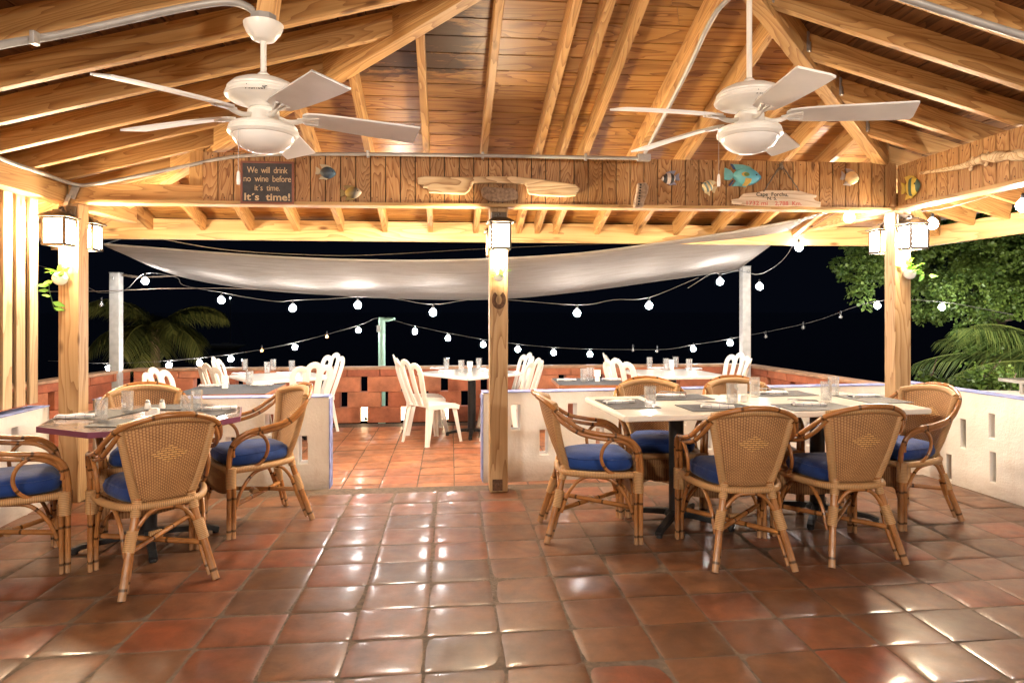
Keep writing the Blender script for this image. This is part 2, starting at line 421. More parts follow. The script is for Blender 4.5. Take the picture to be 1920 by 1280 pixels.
def sail():
    N = Nd('sail_cloth'); v = N.obj()
    n = N.noise(N.obj((1, 8, 1)), 3, 4, .6)
    col = N.ramp(n, [(.3, (.32, .285, .255)), (.7, (.40, .36, .325))]).outputs[0]
    N.p(Base_Color=col, Roughness=1.0, Specular_IOR_Level=.05)
    h = N.math('ADD', N.math('MULTIPLY', N.noise(N.obj((.6, 6, 1)), 5, 5, .65).outputs['Fac'], 1.0), N.math('MULTIPLY', N.noise(N.obj(), 160, 2).outputs['Fac'], .08))
    N.bump(h, .7, .05)
    tl = N.n('ShaderNodeBsdfTranslucent'); N.set(tl.inputs[0], col)
    mx = N.n('ShaderNodeMixShader'); mx.inputs[0].default_value = .35
    N.t.links.new(N.b.outputs[0], mx.inputs[1]); N.t.links.new(tl.outputs[0], mx.inputs[2]); N.t.links.new(mx.outputs[0], N.out.inputs[0])
    return N.m
M['sail'] = sail()

def napkin(stripe):
    N = Nd('striped_napkin'); v = N.obj(); s = N.n('ShaderNodeSeparateXYZ', iVector=v)
    w = N.math('SINE', N.math('MULTIPLY', s.outputs[1], 2 * PI / .024))
    w2 = N.math('SINE', N.math('MULTIPLY', s.outputs[0], 2 * PI / .05))
    f = N.math('MAXIMUM', N.ramp(w, [(.55, (0,)*3), (.7, (1,)*3)]).outputs[0], N.ramp(w2, [(.985, (0,)*3), (.998, (1,)*3)]).outputs[0])
    N.p(Base_Color=N.mix(f, (.82, .80, .80), stripe), Roughness=.85); N.bump(N.noise(v, 30, 3), .6, .006); return N.m
M['napkin'] = napkin((.10, .12, .30))
M['mat_grey'] = plain('grey_vinyl', (.055, .055, .062), .65, 0, .35, 120, .5, .4, 400)
M['purple'] = plain('purple_edge', (.15, .03, .075), .4)
M['table_slate'] = plain('mottled_table', (.34, .27, .24), .12, 0, .5, 5)
M['table_wood'] = wood('table_edge_wood', (.40, .17, .07), (.32, .12, .05), (.2, .07, .03), 0, 6, .4, .1, None, False)
M['card'] = plain('white_card', (.85, .83, .80), .5)
M['dark_slot'] = plain('dark_void', (.01, .01, .01), .9)
M['sign_board'] = plain('slate_sign', (.045, .045, .055), .6, 0, .3, 30)
M['sign_frame'] = plain('sign_frame', (.20, .065, .04), .55)
M['sign_text'] = plain('sign_lettering', (.60, .47, .30), .7)
M['ink'] = plain('black_ink', (.02, .02, .02), .8)
M['red_ink'] = plain('red_ink', (.62, .13, .10), .8)
M['pale_drift'] = wood('pale_driftwood', (.84, .72, .58), (.78, .63, .48), (.56, .40, .28), 0, 5, .8, .5, None, True, .2)
M['coral'] = plain('coral_slab', (.40, .29, .21), .9, 0, .5, 40, 1.0, .2, 50)

def leafm(name, c1, c2, rough=.5):
    N = Nd(name); a = N.n('ShaderNodeAttribute', attribute_name='rnd')
    col = N.ramp(a.outputs['Fac'], [(0, c1), (1, c2)]).outputs[0]
    N.p(Base_Color=col, Roughness=rough, Specular_IOR_Level=.4)
    tl = N.n('ShaderNodeBsdfTranslucent'); N.set(tl.inputs[0], col)
    mx = N.n('ShaderNodeMixShader'); mx.inputs[0].default_value = .3
    N.t.links.new(N.b.outputs[0], mx.inputs[1]); N.t.links.new(tl.outputs[0], mx.inputs[2]); N.t.links.new(mx.outputs[0], N.out.inputs[0])
    return N.m
M['leaf'] = leafm('broad_leaf', (.03, .068, .012), (.13, .195, .035))
M['palm'] = leafm('palm_leaf', (.04, .08, .02), (.16, .20, .05))
M['palm_brown'] = leafm('palm_leaf_dull', (.03, .045, .014), (.11, .115, .035))
M['pothos'] = leafm('pothos_leaf', (.08, .25, .02), (.28, .5, .08))
M['bark'] = plain('bark', (.10, .07, .05), .9, 0, .5, 20, 1.0)
M['water'] = plain('sea_water', (.004, .008, .014), .12, 0, .2, .2, .3, .5, .8)
M['earth'] = plain('earth', (.03, .028, .018), .95, 0, .4, 2, .5)

# ------------------------------------------------------------------ ground, sea, floors
mb = MB(); mb.add([(-1500, 12, -6.0), (1500, 12, -6.0), (1500, 2500, -6.0), (-1500, 2500, -6.0)], [(0, 1, 2, 3)])
tag(mb.build('sea', M['water']), kind='structure')
mb = MB()
def gz(i, j):
    X = -60 + 120 * i; Y = -8 + 40 * j
    return Vector((X, Y, -.45 - max(0, Y - 10) * .32 + .15 * noise.noise(Vector((X * .3, Y * .3, 0)))))
mb.grid(gz, 60, 30)
tag(mb.build('ground', M['earth'], smooth=60), kind='structure')

TT = Vector((.3075, .0345, 0)); TL = Vector((-.0256, .287, 0)); TO = Vector((-.385, 3.142, 0))
def tiles(name, i0, i1, j0, j1, org, z, keep, seed):
    rg = random.Random(seed); mb = MB(); n = 7
    for i in range(i0, i1):
        for j in range(j0, j1):
            o = org + TT * i + TL * j
            cc = o + TT * .5 + TL * .5
            if not keep(cc): continue
            tx, ty = rg.gauss(0, .0035), rg.gauss(0, .0035); hz = rg.gauss(0, .0007)
            cup = rg.uniform(-.0012, .003); g = .0145
            e0 = [rg.gauss(0, .0012) for _ in range(4)]
            jx, jy = rg.gauss(0, .004), rg.gauss(0, .004)
            def fn(a, b):
                # inset for the joint, pillowed edge, slight warp
                aa = g + (1 - 2 * g) * a + jx; bb = g + (1 - 2 * g) * b + jy
                if cc.y < 3.2: pass
                p = o + TT * aa + TL * bb
                xa, xb = 2 * a - 1, 2 * b - 1
                edge = max(abs(xa), abs(xb))
                h = -.0026 * edge ** 14 - .0014 * (abs(xa) ** 4 + abs(xb) ** 4) + cup * xa * xb * .6 + (e0[0] * (1 - a) * (1 - b) + e0[1] * a * (1 - b) + e0[2] * a * b + e0[3] * (1 - a) * b) * 1.2
                return Vector((p.x, p.y, z + hz + h + (tx * xa + ty * xb) * .15))
            # uneven parameter steps keep the rounded edge crisp
            S = [0, .035, .12, .5, .88, .965, 1] if False else [0, .03, .10, .30, .5, .70, .90, .97, 1]
            k = len(S) - 1
            mb.grid(lambda a, b: fn(S[round(a * k)], S[round(b * k)]), k, k, 0, rg.random())
    return mb
def in_main(c):
    u, v = uv_of(c.x, c.y); return v < 5.30 and -4.6 < u < 4.1
mb = tiles('floor', -16, 18, -9, 9, TO, 0.0, in_main, 3)
p = [W(-4.9, -2.5, -.0045), W(4.1, -2.5, -.0045), W(4.1, 5.33, -.0045), W(-4.9, 5.33, -.0045)]
mb.add(p, [(0, 1, 2, 3)], 0, 1)
q = [W(4.1, 5.33, -.12), W(-4.9, 5.33, -.12)]
mb.add([p[2], p[3], q[1], q[0]], [(0, 1, 2, 3)], 0, 1)
tag(mb.build('floor', [M['tile'], M['grout']], smooth=50), kind='structure')
TZ = -.10
def in_terr(c):
    u, v = uv_of(c.x, c.y); return v > 5.3 and v < 8.75 and -4.9 < u < 4.4
mb = tiles('terrace_floor', -18, 20, 6, 25, TO + TT * .42 + TL * .3, TZ, in_terr, 5)
p = [W(-5.2, 5.32, TZ - .0065), W(4.6, 5.32, TZ - .0065), W(4.6, 9.0, TZ - .0065), W(-5.2, 9.0, TZ - .0065)]
mb.add(p, [(0, 1, 2, 3)], 0, 1)
q = [W(-5.2, 5.32, -1.2), W(4.6, 5.32, -1.2), W(4.6, 9.0, -1.2), W(-5.2, 9.0, -1.2)]
mb.add([p[3], p[2], q[2], q[3]], [(0, 1, 2, 3)], 0, 1); mb.add([p[0], p[3], q[3], q[0]], [(0, 1, 2, 3)], 0, 1)
tag(mb.build('terrace_floor', [M['tile2'], M['grout']], smooth=50), kind='structure')

# ------------------------------------------------------------------ pavilion
ZB = lambda v: 2.54 + .30 * (5.15 - v)
ZL = lambda u: 2.28 + .265 * (u + 2.66)
ZR = lambda u: 2.52 + .27 * (3.55 - u)
VL = lambda u: 3.667 - .883 * u
VR = lambda u: 2.02 + .90 * u
UA, VA, ZA = .924, 2.851, 3.23
pav = thing('pavilion', 'open timber pavilion with hipped board ceiling on square pine posts', 'pavilion', (0, 0, 0))
def beam(name, p0, p1, w_, h, mat='beam', parent=pav, bevel=.004, up=Vector((0, 0, 1))):
    p0 = Vector(p0); p1 = Vector(p1); x = (p1 - p0); L = x.length; x.normalize()
    y = up.cross(x).normalized(); z = x.cross(y)
    mb = MB(); mb.box((L / 2, 0, h / 2), (L, w_, h), r=random.random())
    mw = Matrix((x, y, z)).transposed().to_4x4(); mw.translation = p0
    return mb.build(name, M[mat], parent, mw=mw, bevel=bevel)
# back common rafters
for u in (-2.72, -2.25, -1.82, -1.40, -.99, -.58, -.15, .285, .70, .88, 1.06, 1.47, 1.87, 2.27, 2.67, 3.05, 3.5):
    vt = VL(u) if u < UA else VR(u)
    if vt > 6.3: continue
    beam('rafter', W(u, 6.6, ZB(6.6)), W(u, vt, ZB(vt)), .048, .14)
v = -1.3
while v < 6.3:
    ue = min(UA, (3.667 - v) / .883)
    if ue > -3.6: beam('rafter', W(-4.0, v, ZL(-4.0)), W(ue, v, ZL(ue)), .048, .14)
    us = max(UA, (v - 2.02) / .90)
    vv = v + .05
    if us < 4.6: beam('rafter', W(4.9, vv, ZR(4.9)), W(us, vv, ZR(us)), .048, .14)
    v += .40
# hips and ridge
beam('hip_rafter', W(-3.75, VL(-3.75), ZL(-3.75) - .05), W(UA, VA, ZA - .05), .085, .20)
beam('hip_rafter', W(4.9, VR(4.9), ZR(4.9) - .05), W(UA, VA, ZA - .05), .085, .20)
beam('ridge_beam', W(UA, VA, ZA - .03), W(UA, -1.6, ZA - .03), .06, .18)
# ceiling boards and roofing
def slab(mb, a, b, c, d, r, off=.14, th=.018, m=0):
    vs = [Vector((p.x, p.y, p.z + off)) for p in (a, b, c, d)]
    mb.hexa(vs + [Vector((p.x, p.y, p.z + th)) for p in vs], r, m)
def pL(u, v, e=0): return W(u, v, ZL(u) + e)
mb = MB(); v = 6.68; g = .009
while v > VA:
    v2 = max(v - .152, VA + .001)
    f = lambda q: (max((3.667 - q) / .883, -4.1), min((q - 2.02) / .9, 5.0))
    (a0, a1), (b0, b1) = f(v - g), f(v2)
    # boards butt at random joints
    cuts = sorted([0, 1] + [random.random() for _ in range(1)])
    for c0, c1 in zip(cuts, cuts[1:]):
        if c1 - c0 < .02: continue
        A0, A1 = a0 + (a1 - a0) * c0, a0 + (a1 - a0) * c1 - .002; B0, B1 = b0 + (b1 - b0) * c0, b0 + (b1 - b0) * c1 - .002
        P = [(A0, v - g), (B0, v2), (B1, v2), (A1, v - g)]
        vs = [Vector((x, y, ZB(y) + .141)) for x, y in P]
        mb.hexa(vs + [q + Vector((0, 0, .018)) for q in vs], random.random())
    v = v2 if v2 > VA + .01 else VA
rot_b = Matrix.Rotation(A, 4, 'Z')
mb.build('ceiling_boards', M['sheath'], pav, mw=rot_b)
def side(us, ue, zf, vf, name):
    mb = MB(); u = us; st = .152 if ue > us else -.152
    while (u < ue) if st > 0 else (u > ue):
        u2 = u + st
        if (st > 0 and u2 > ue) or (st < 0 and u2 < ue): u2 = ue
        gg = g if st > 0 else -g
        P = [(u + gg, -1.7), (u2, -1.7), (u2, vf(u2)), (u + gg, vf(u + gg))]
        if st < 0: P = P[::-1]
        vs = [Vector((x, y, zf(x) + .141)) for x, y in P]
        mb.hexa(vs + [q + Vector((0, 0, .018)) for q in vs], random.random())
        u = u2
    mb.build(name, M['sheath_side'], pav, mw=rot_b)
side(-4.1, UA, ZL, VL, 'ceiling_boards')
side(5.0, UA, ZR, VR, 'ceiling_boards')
mb = MB(); E = .168
apx = W(UA, VA, ZA + E); rdg = W(UA, -1.8, ZA + E)
cl = W(-4.15, VL(-4.15), ZL(-4.15) + E); crn = W(5.05, VR(5.05), ZR(5.05) + E)
mb.add([apx, rdg, W(-4.15, -1.8, ZL(-4.15) + E), cl, crn, W(5.05, -1.8, ZR(5.05) + E)], [(0, 1, 2, 3), (0, 3, 4), (0, 4, 5, 1)])
mb.build('roofing', M['dark'], pav)
# rim boards at the eaves
beam('rim_board', W(-4.0, 6.62, 2.02), W(4.95, 6.62, 2.02), .045, .19, 'rim')
beam('rim_board', W(4.94, 6.6, 2.02), W(4.94, -1.6, 2.02), .045, .19, 'rim')
beam('rim_board', W(-4.02, 6.6, 1.92), W(-4.02, -1.6, 1.92), .045, .19, 'rim')
# plate beams
beam('plate_beam', W(-2.66, 5.16, 2.118), W(3.72, 5.16, 2.150), .11, .14)
beam('plate_beam', W(-2.73, 6.22, 2.118), W(-2.73, -1.6, 2.118), .11, .145)
beam('plate_beam', W(3.64, 6.4, 2.155), W(3.64, -1.6, 2.155), .11, .14)
beam('ledge_strip', W(-2.60, 5.085, 2.116), W(3.60, 5.085, 2.146), .03, .026, 'rim')
beam('ledge_strip', W(3.535, 5.06, 2.148), W(3.535, -1.4, 2.148), .03, .026, 'rim')
# fascia cladding: vertical grooved boards
def cladding(name, u0, u1, z0a, z0b, z1a, z1b, mw, seed):
    rg = random.Random(seed); mb = MB(); x = u0; k = 0
    while x < u1 - .01:
        x2 = min(x + .108, u1); t = (x - u0) / (u1 - u0); zb = z0a + (z0b - z0a) * t; zt = z1a + (z1b - z1a) * t
        mb.box(((x + x2) / 2, -.007, (zb + zt) / 2), (x2 - x - .007, .014, zt - zb), r=rg.random())
        mb.box(((x + x2) / 2, .006, (zb + zt) / 2), (x2 - x, .010, zt - zb), r=rg.random(), m=1)
        for zz in (zb + .03, zt - .03):
            if rg.random() < .8: mb.box(((x + x2) / 2 + rg.uniform(-.02, .02), -.0145, zz + rg.uniform(-.008, .008)), (.007, .002, .008), m=1)
        x = x2; k += 1
    return mb.build(name, [M['ply'], M['dark']], pav, mw=mw, bevel=.002)
mwb = Matrix.Translation(W(0, 5.095, 0)) @ Matrix.Rotation(A, 4, 'Z')
cladding('fascia_cladding', -1.74, 3.545, 2.145, 2.172, 2.495, 2.525, mwb, 4)
mwr = Matrix.Translation(W(3.56, 5.075, 0)) @ Matrix.Rotation(A - PI / 2, 4, 'Z')
cladding('fascia_cladding', 0, 6.4, 2.172, 2.172, 2.50, 2.505, mwr, 9)
beam('stub_post', W(-1.80, 5.13, 2.262), W(-1.80, 5.13, 2.56), .10, .09, 'beam', up=Vector((0, 1, 0)))
# posts
def post(u, v, w_, z1, base=True):
    p = W(u, v); mb = MB(); mb.box((0, 0, z1 / 2), (w_, w_, z1), r=random.random())
    o = mb.build('post', M['post'], pav, loc=p, rot=(0, 0, A), bevel=.006)
    if base:
        mb = MB(); mb.box((-.01, -w_/2 - .004, .055), (.075, .008, .085)); mb.ball((-.01, -w_/2 - .01, .06), .012)
        o2 = mb.build('bracket', M['rust'], None, bevel=.002); o2.parent = o
    return o
PL, PC, PR = (-2.585 - .068, 5.12 + .068), (.387, 5.10 + .07), (3.645, 5.17 + .07)
PL_ = post(-2.655, 5.165, .137, 2.117); PC_ = post(.392, 5.17, .137, 2.13); PR_ = post(3.625, 5.185, .134, 2.152)
for (u, v) in ((-2.70, -1.4), (3.6, -1.4)): post(u, v, .137, 2.117)
# steel hangers where jacks meet the hips
for (u, v, zf) in [(u_, VL(u_), ZL) for u_ in (.05, -.35, -.8, -1.25)] + [(u_, VR(u_), ZR) for u_ in (1.75, 2.15, 2.6, 3.05)]:
    mb = MB(); p = W(u, v - .045, zf(u) + .02)
    mb.box((0, 0, .02), (.035, .05, .06)); mb.box((.0, -.012, .075), (.03, .012, .07))
    mb.build('joist_hanger', M['steel'], pav, loc=p, rot=(0, 0, A + .7), bevel=.003)
mb = MB(); mb.box((0, 0, .0), (.05, .006, .11)); mb.box((-.018, -.006, -.08), (.03, .006, .09))
mb.build('strap_plate', M['steel'], pav, loc=W(-2.61, 5.085, 2.20), rot=(0, .35, A))
# fan hanger timber
beam('hanger_block', (-.985, 2.70, 2.50), (-.90, 2.66, 3.0), .07, .07, 'beam', up=Vector((0, 1, 0)))

# ------------------------------------------------------------------ conduit pipes
def conduit(label, pts, r=.014, clips=()):
    t = thing('conduit_pipe', label, 'pipe', pts[0]); mb = MB()
    mb.tube([Vector(p) - Vector(pts[0]) for p in cr(pts, 8)], r, 10); mb.build('pipe', M['conduit'], t, smooth=40)
    for c in clips:
        mb = MB(); mb.box((0, 0, 0), (.02, .035, .05)); mb.build('clip', M['steel'], t, loc=Vector(c) - Vector(pts[0]), bevel=.004)
    return t
vy = 5.075
conduit('grey pipe running along the top of the wide back fascia', [at(-60, 262, 3.9), at(0, 297, 4.12), at(70, 322, 4.45), at(140, 346, 4.78), at(180, 345, 4.83), at(260, 330, 4.86), at(345, 312, 4.90), at(460, 292, 4.90), at(650, 289, 4.94), at(900, 292, 4.98), at(1200, 297, 5.03)], .013,
        [at(690, 289, 4.95), at(905, 292, 4.99), at(1098, 295, 5.01)])
conduit('grey pipe climbing beside a rafter above the small junction box', [at(1208, 290, 5.03), at(1240, 228, 4.62), at(1290, 130, 4.1), at(1330, 45, 3.75), at(1362, 2, 3.60), at(1420, -40, 3.4)], .013)
conduit('thick grey pipe across the upper left rafters towards the fan', [at(-80, 110, 2.3), at(0, 85, 2.45), at(130, 62, 2.6), at(330, 18, 2.7), at(420, 4, 2.72), at(462, 12, 2.72), at(486, 33, 2.72)], .015, [at(65, 72, 2.5)])
conduit('grey pipe below the rafter in the upper right corner', [at(1640, -22, 2.6), at(1760, 18, 2.6), at(1880, 56, 2.6), at(2000, 92, 2.6)], .015)
jb = thing('junction_box', 'small grey metal junction box on top of the back fascia', 'junction box', at(1207, 296, 5.03))
mb = MB(); mb.box((0, 0, 0), (.095, .05, .05)); mb.build('box', M['conduit'], jb, rot=(0, 0, A), bevel=.004)
mb = MB(); mb.ball((0, -.027, 0), .006); mb.build('screw', M['steel'], jb)
mb = MB(); pts = cr([at(515, 297, 5.0), at(565, 303, 5.0), at(595, 302, 5.0), at(625, 295, 5.0), at(640, 290, 5.0)], 6); mb.tube(pts, .004, 6)
tag(mb.build('black_cable', M['iron'], smooth=40), 'thin black cable sagging on the fascia above the small dark fish', 'cable')

# ------------------------------------------------------------------ ceiling fans
def fan(label, loc, phi, rod, s=1.0, canopy=True, R=.66, ch=(-.055, -.116)):
    t = thing('ceiling_fan', label, 'ceiling fan', loc, 0, 'white ceiling fans under the pavilion roof'); t.scale = (s, s, s)
    W_ = M['white_metal']
    mb = MB(); mb.lathe([(.012, .10), (.012, rod)], 12); mb.lathe([(.013, .13), (.024, .135), (.024, .15), (.013, .16)], 14); mb.build('downrod', W_, t, smooth=40)
    if canopy:
        mb = MB(); mb.lathe([(.014, rod - .0), (.03, rod + .001), (.045, rod + .008), (.066, rod + .035), (.076, rod + .058), (.078, rod + .07), (.072, rod + .073)], 28); mb.build('canopy', W_, t, smooth=35)
        mb = MB(); mb.lathe([(.052, rod + .0735), (.052, rod + .105)], 8); mb.build('mount_box', M['conduit'], t)
    mb = MB(); mb.lathe([(.06, .012), (.085, .03), (.128, .04), (.142, .052), (.146, .066), (.140, .070), (.142, .076), (.138, .082), (.139, .088), (.134, .094), (.120, .108), (.09, .122), (.04, .132), (.015, .134)], 40)
    mb.lathe([(.146, .052), (.149, .058), (.146, .064)], 40)
    mo = mb.build('motor_housing', W_, t, smooth=30)
    txt(mo, 'Hunter', .028, M['ink'], (.02, -.139, .048), (PI / 2 + .25, 0, .05), shear=.3)
    mb = MB(); mb.lathe([(.05, -.045), (.062, -.04), (.062, .0), (.05, .012)], 28); mb.build('hub', W_, t, smooth=40)
    mb = MB(); mb.lathe([(.10, -.105), (.128, -.10), (.137, -.09), (.137, -.078), (.130, -.074), (.133, -.066), (.128, -.058), (.10, -.050), (.05, -.045)], 40); mb.build('light_ring', W_, t, smooth=30)
    mb = MB(); mb.lathe([(.0, -.170), (.035, -.167), (.07, -.157), (.10, -.138), (.118, -.114), (.122, -.100), (.10, -.09)], 36); mb.build('lamp_bowl', M['opal'], t, smooth=60)
    for k in range(5):
        a = math.radians(phi + 72 * k); Rm = Matrix.Rotation(a, 3, 'Z'); pitch = Matrix.Rotation(math.radians(-13), 3, 'X')
        mb = MB(); prof = []
        xs = [.15, .165, .22, .32, .45, .56, .63, R - .005, R]
        wd = [.028, .045, .055, .062, .067, .070, .071, .066, .058]
        sw = [0, 0, .003, .008, .012, .012, .009, .006, .0]
        vs = []
        for z_ in (-.004, .004):
            for x_, w2, s2 in zip(xs, wd, sw):
                for sg in (-1, 1): vs.append(Rm @ (pitch @ Vector((x_, sg * w2 + s2, z_)) + Vector((0, 0, -.012 - .02 * (x_ / R) ** 2))))
        n = len(xs); fs = []
        for i in range(n - 1):
            a0 = 2 * i; b0 = 2 * n + 2 * i
            fs += [(a0, a0 + 1, a0 + 3, a0 + 2), (b0, b0 + 2, b0 + 3, b0 + 1), (a0, a0 + 2, b0 + 2, b0), (a0 + 1, b0 + 1, b0 + 3, a0 + 3)]
        fs += [(0, 2 * n, 2 * n + 1, 1), (2 * n - 2, 2 * n - 1, 4 * n - 1, 4 * n - 2)]
        mb.add(vs, fs); bl = mb.build('blade', M['fan_blade'], t)
        mb = MB()
        mb.tube([Rm @ Vector(p) for p in cr([(.055, 0, -.02), (.09, .0, -.032), (.125, .0, -.03), (.155, 0, -.020)], 4)], .010, 8)
        for dy in (-.018, 0, .018): mb.tube([Rm @ Vector((.13, dy * .4, -.022)), Rm @ (pitch @ Vector((.215, dy * 1.25, -.005)) + Vector((0, 0, -.015)))], .007, 6)
        mb.build('blade_iron', W_, bl, smooth=50)
    mb = MB(); mb.tube([(ch[0], ch[1], -.06), (ch[0], ch[1], -.265)], .0012, 5); pch = mb.build('pull_chain', M['steel'], t)
    mb = MB(); mb.lathe([(.003, -.262), (.006, -.27), (.008, -.30), (.006, -.315), (0, -.316)], 10, (ch[0], ch[1], 0)); mb.build('pull_knob', M['opal'], pch, smooth=40)
    return t
def txt(parent, body, size, mat, loc, rot, align='CENTER', shear=0, offset=0.0, spacing=1.0, sx=1.0, extrude=.0008):
    cu = bpy.data.curves.new('lettering', 'FONT'); cu.body = body; cu.size = size; cu.align_x = align
    cu.extrude = extrude; cu.shear = shear; cu.offset = offset; cu.space_character = spacing; cu.resolution_u = 3
    o = bpy.data.objects.new('lettering', cu); link(o)
    dg = bpy.context.evaluated_depsgraph_get(); me = bpy.data.meshes.new_from_object(o.evaluated_get(dg))
    bpy.data.objects.remove(o); o = bpy.data.objects.new('lettering', me); link(o)
    me.materials.clear(); me.materials.append(mat)
    o.location = loc; o.rotation_euler = rot; o.scale = (sx, 1, 1)
    if parent is not None: o.parent = parent
    return o
fan('white ceiling fan hung above the slate wine sign', (at(494, 210, 2.70).x, 2.70, 2.145), 21, .282, .98, True, .62)
fan('white ceiling fan on a long rod in front of the turquoise fish', (at(1405, 210, 3.2).x, 3.2, 2.275), 54, .92, 1.08, False, .64, (-.142, -.03))

# ------------------------------------------------------------------ lanterns
def make_lantern():
    t = thing('wall_lantern', 'x', 'lantern', (0, 0, 0)); B = M['bronze']
    # local -y points away from the post; origin on the post face at the lantern's mid height
    mb = MB(); mb.box((0, -.012, .095), (.115, .024, .15)); mb.box((0, -.028, .095), (.07, .012, .10)); mb.build('back_plate', B, t, bevel=.005)
    mb = MB(); mb.tube(cr([(0, -.03, .10), (0, -.07, .145), (0, -.105, .14), (0, -.115, .125)], 5), .009, 8); mb.build('bracket', B, t, smooth=50)
    c = (0, -.115)
    mb = MB(); mb.box((c[0], c[1], .098), (.19, .19, .035), top=.45); mb.box((c[0], c[1], .121), (.06, .06, .016)); mb.box((c[0], c[1], .077), (.195, .195, .008)); mb.build('lantern_roof', B, t, bevel=.002)
    mb = MB(); h = .068
    for sx in (-1, 1):
        for sy in (-1, 1): mb.box((c[0] + sx * h, c[1] + sy * h, -.02), (.017, .017, .19))
    for z_ in (.066, -.112):
        for s_ in (-1, 1):
            mb.box((c[0], c[1] + s_ * h, z_), (.119, .016, .016)); mb.box((c[0] + s_ * h, c[1], z_), (.016, .119, .016))
    for q in (-.032, 0, .032):
        for s_ in (-1, 1):
            mb.box((c[0] + q, c[1] + s_ * (h + .001), .042), (.004, .006, .04)); mb.box((c[0] + s_ * (h + .001), c[1] + q, .042), (.006, .004, .04))
    for s_ in (-1, 1):
        mb.box((c[0], c[1] + s_ * (h + .001), .020), (.124, .006, .004)); mb.box((c[0] + s_ * (h + .001), c[1], .020), (.006, .124, .004))
    for s_ in (-1, 1): mb.box((c[0] + s_ * .06, c[1], -.120), (.03, .15, .005)); mb.box((c[0], c[1] + s_ * .06, -.120), (.088, .03, .005))
    mb.build('frame', B, t)
    mb = MB()
    mb.box((c[0], c[1], -.023), (.122, .122, .166)); mb.build('lamp_glass', M['lantern_glass'], t)
    return t
lt = make_lantern()
specs = [(-2.655, 5.165, -1, 1.925, 'lit lantern on the near face of the left post beside the slats'),
         (-2.655, 5.165, 1, 1.925, 'lit lantern on the far face of the left post above the sail corner'),
         (.392, 5.17, -1, 1.925, 'lit lantern on the near face of the middle post above the horseshoe'),
         (.392, 5.17, 1, 1.90, 'lit lantern on the far face of the middle post, mostly hidden'),
         (3.625, 5.185, -1, 1.955, 'lit lantern on the near face of the right post by the tree'),
         (3.625, 5.185, 1, 1.955, 'lit lantern on the far face of the right post')]
for k, (u, v, sd, z_, lab) in enumerate(specs):
    p = W(u, v + sd * .0695, z_); rz = A if sd < 0 else A + PI
    if k == 0: lt.location = p; lt.rotation_euler = (0, 0, rz); tag(lt, lab, None, 'bronze post lanterns')
    else: dup(lt, lab, p, rz, 'bronze post lanterns')

# unseen globes added to carry the light from behind the camera, and the flood lamp tucked under the eave
for k, (x, y, z_, lab) in enumerate(((-2.0, -1.1, 2.25, 'left unseen globe added as fill light behind the viewer'), (2.1, -1.1, 2.25, 'right unseen globe added as fill light behind the viewer'))):
    t = thing('fill_globe', lab, 'lamp', (x, y, z_))
    mb = MB(); mb.ball((0, 0, 0), .16, 20, 12); mb.build('lamp_globe', M['globe'], t, smooth=80)
    mb = MB(); mb.tube([(0, 0, .15), (0, 0, .60)], .008, 8); mb.build('cord', M['iron'], t)
t = thing('flood_lamp', 'small flood lamp under the eave behind the back fascia', 'lamp', at(748, 372, 5.75))
mb = MB(); mb.box((0, .03, 0), (.16, .06, .10)); mb.build('housing', M['bronze'], t, bevel=.006)
mb = MB(); mb.box((0, .03, -.053), (.15, .055, .004)); mb.build('lens', M['flood'], t)

# ------------------------------------------------------------------ low stucco walls with slots
def slot_wall(mb, L, H, T, holes, z0=0.0, m=0):
    xs = sorted({0, L, *[h[0] for h in holes], *[h[1] for h in holes]}); zs = sorted({z0, H, *[h[2] for h in holes], *[h[3] for h in holes]})
    def hole(xm, zm): return any(h[0] < xm < h[1] and h[2] < zm < h[3] for h in holes)
    V = {}
    def vid(x, y, z):
        k = (round(x, 5), round(y, 5), round(z, 5))
        if k not in V: V[k] = len(V)
        return V[k]
    fs = []; nx, nz = len(xs) - 1, len(zs) - 1
    solid = lambda i, j: 0 <= i < nx and 0 <= j < nz and not hole((xs[i] + xs[i+1]) / 2, (zs[j] + zs[j+1]) / 2)
    for i in range(nx):
        for j in range(nz):
            if not solid(i, j): continue
            x0, x1, a, b = xs[i], xs[i+1], zs[j], zs[j+1]
            fs.append((vid(x0, 0, a), vid(x1, 0, a), vid(x1, 0, b), vid(x0, 0, b)))
            fs.append((vid(x0, T, a), vid(x0, T, b), vid(x1, T, b), vid(x1, T, a)))
            if not solid(i-1, j): fs.append((vid(x0, 0, a), vid(x0, 0, b), vid(x0, T, b), vid(x0, T, a)))
            if not solid(i+1, j): fs.append((vid(x1, 0, a), vid(x1, T, a), vid(x1, T, b), vid(x1, 0, b)))
            if not solid(i, j-1): fs.append((vid(x0, 0, a), vid(x0, T, a), vid(x1, T, a), vid(x1, 0, a)))
            if not solid(i, j+1): fs.append((vid(x0, 0, b), vid(x1, 0, b), vid(x1, T, b), vid(x0, T, b)))
    mb.add(list(V.keys()), fs, 0, m)
def wallthing(name, label, p0, p1, H, T, holes, caps=True, endface=None, z0=-.02):
    p0 = Vector((p0[0], p0[1], 0)); p1 = Vector((p1[0], p1[1], 0)); L = (p1 - p0).length; rz = math.atan2(p1.y - p0.y, p1.x - p0.x)
    t = thing(name, label, 'wall', p0, rz)
    mb = MB(); slot_wall(mb, L, H, T, holes, z0); mb.build('wall_body', M['stucco'], t, bevel=.006)
    mb = MB(); mb.box((L / 2, T / 2, H + .003), (L + .004, T + .006, .008)); mb.build('blue_cap', M['blue_paint'], t, bevel=.003)
    if endface is not None:
        mb = MB(); mb.box((endface * L + (.003 if endface else -.003), T / 2, H / 2 - .01), (.006, T + .004, H - .0)); mb.build('blue_end', M['blue_paint'], t, bevel=.002)
    return t
T_ = .14
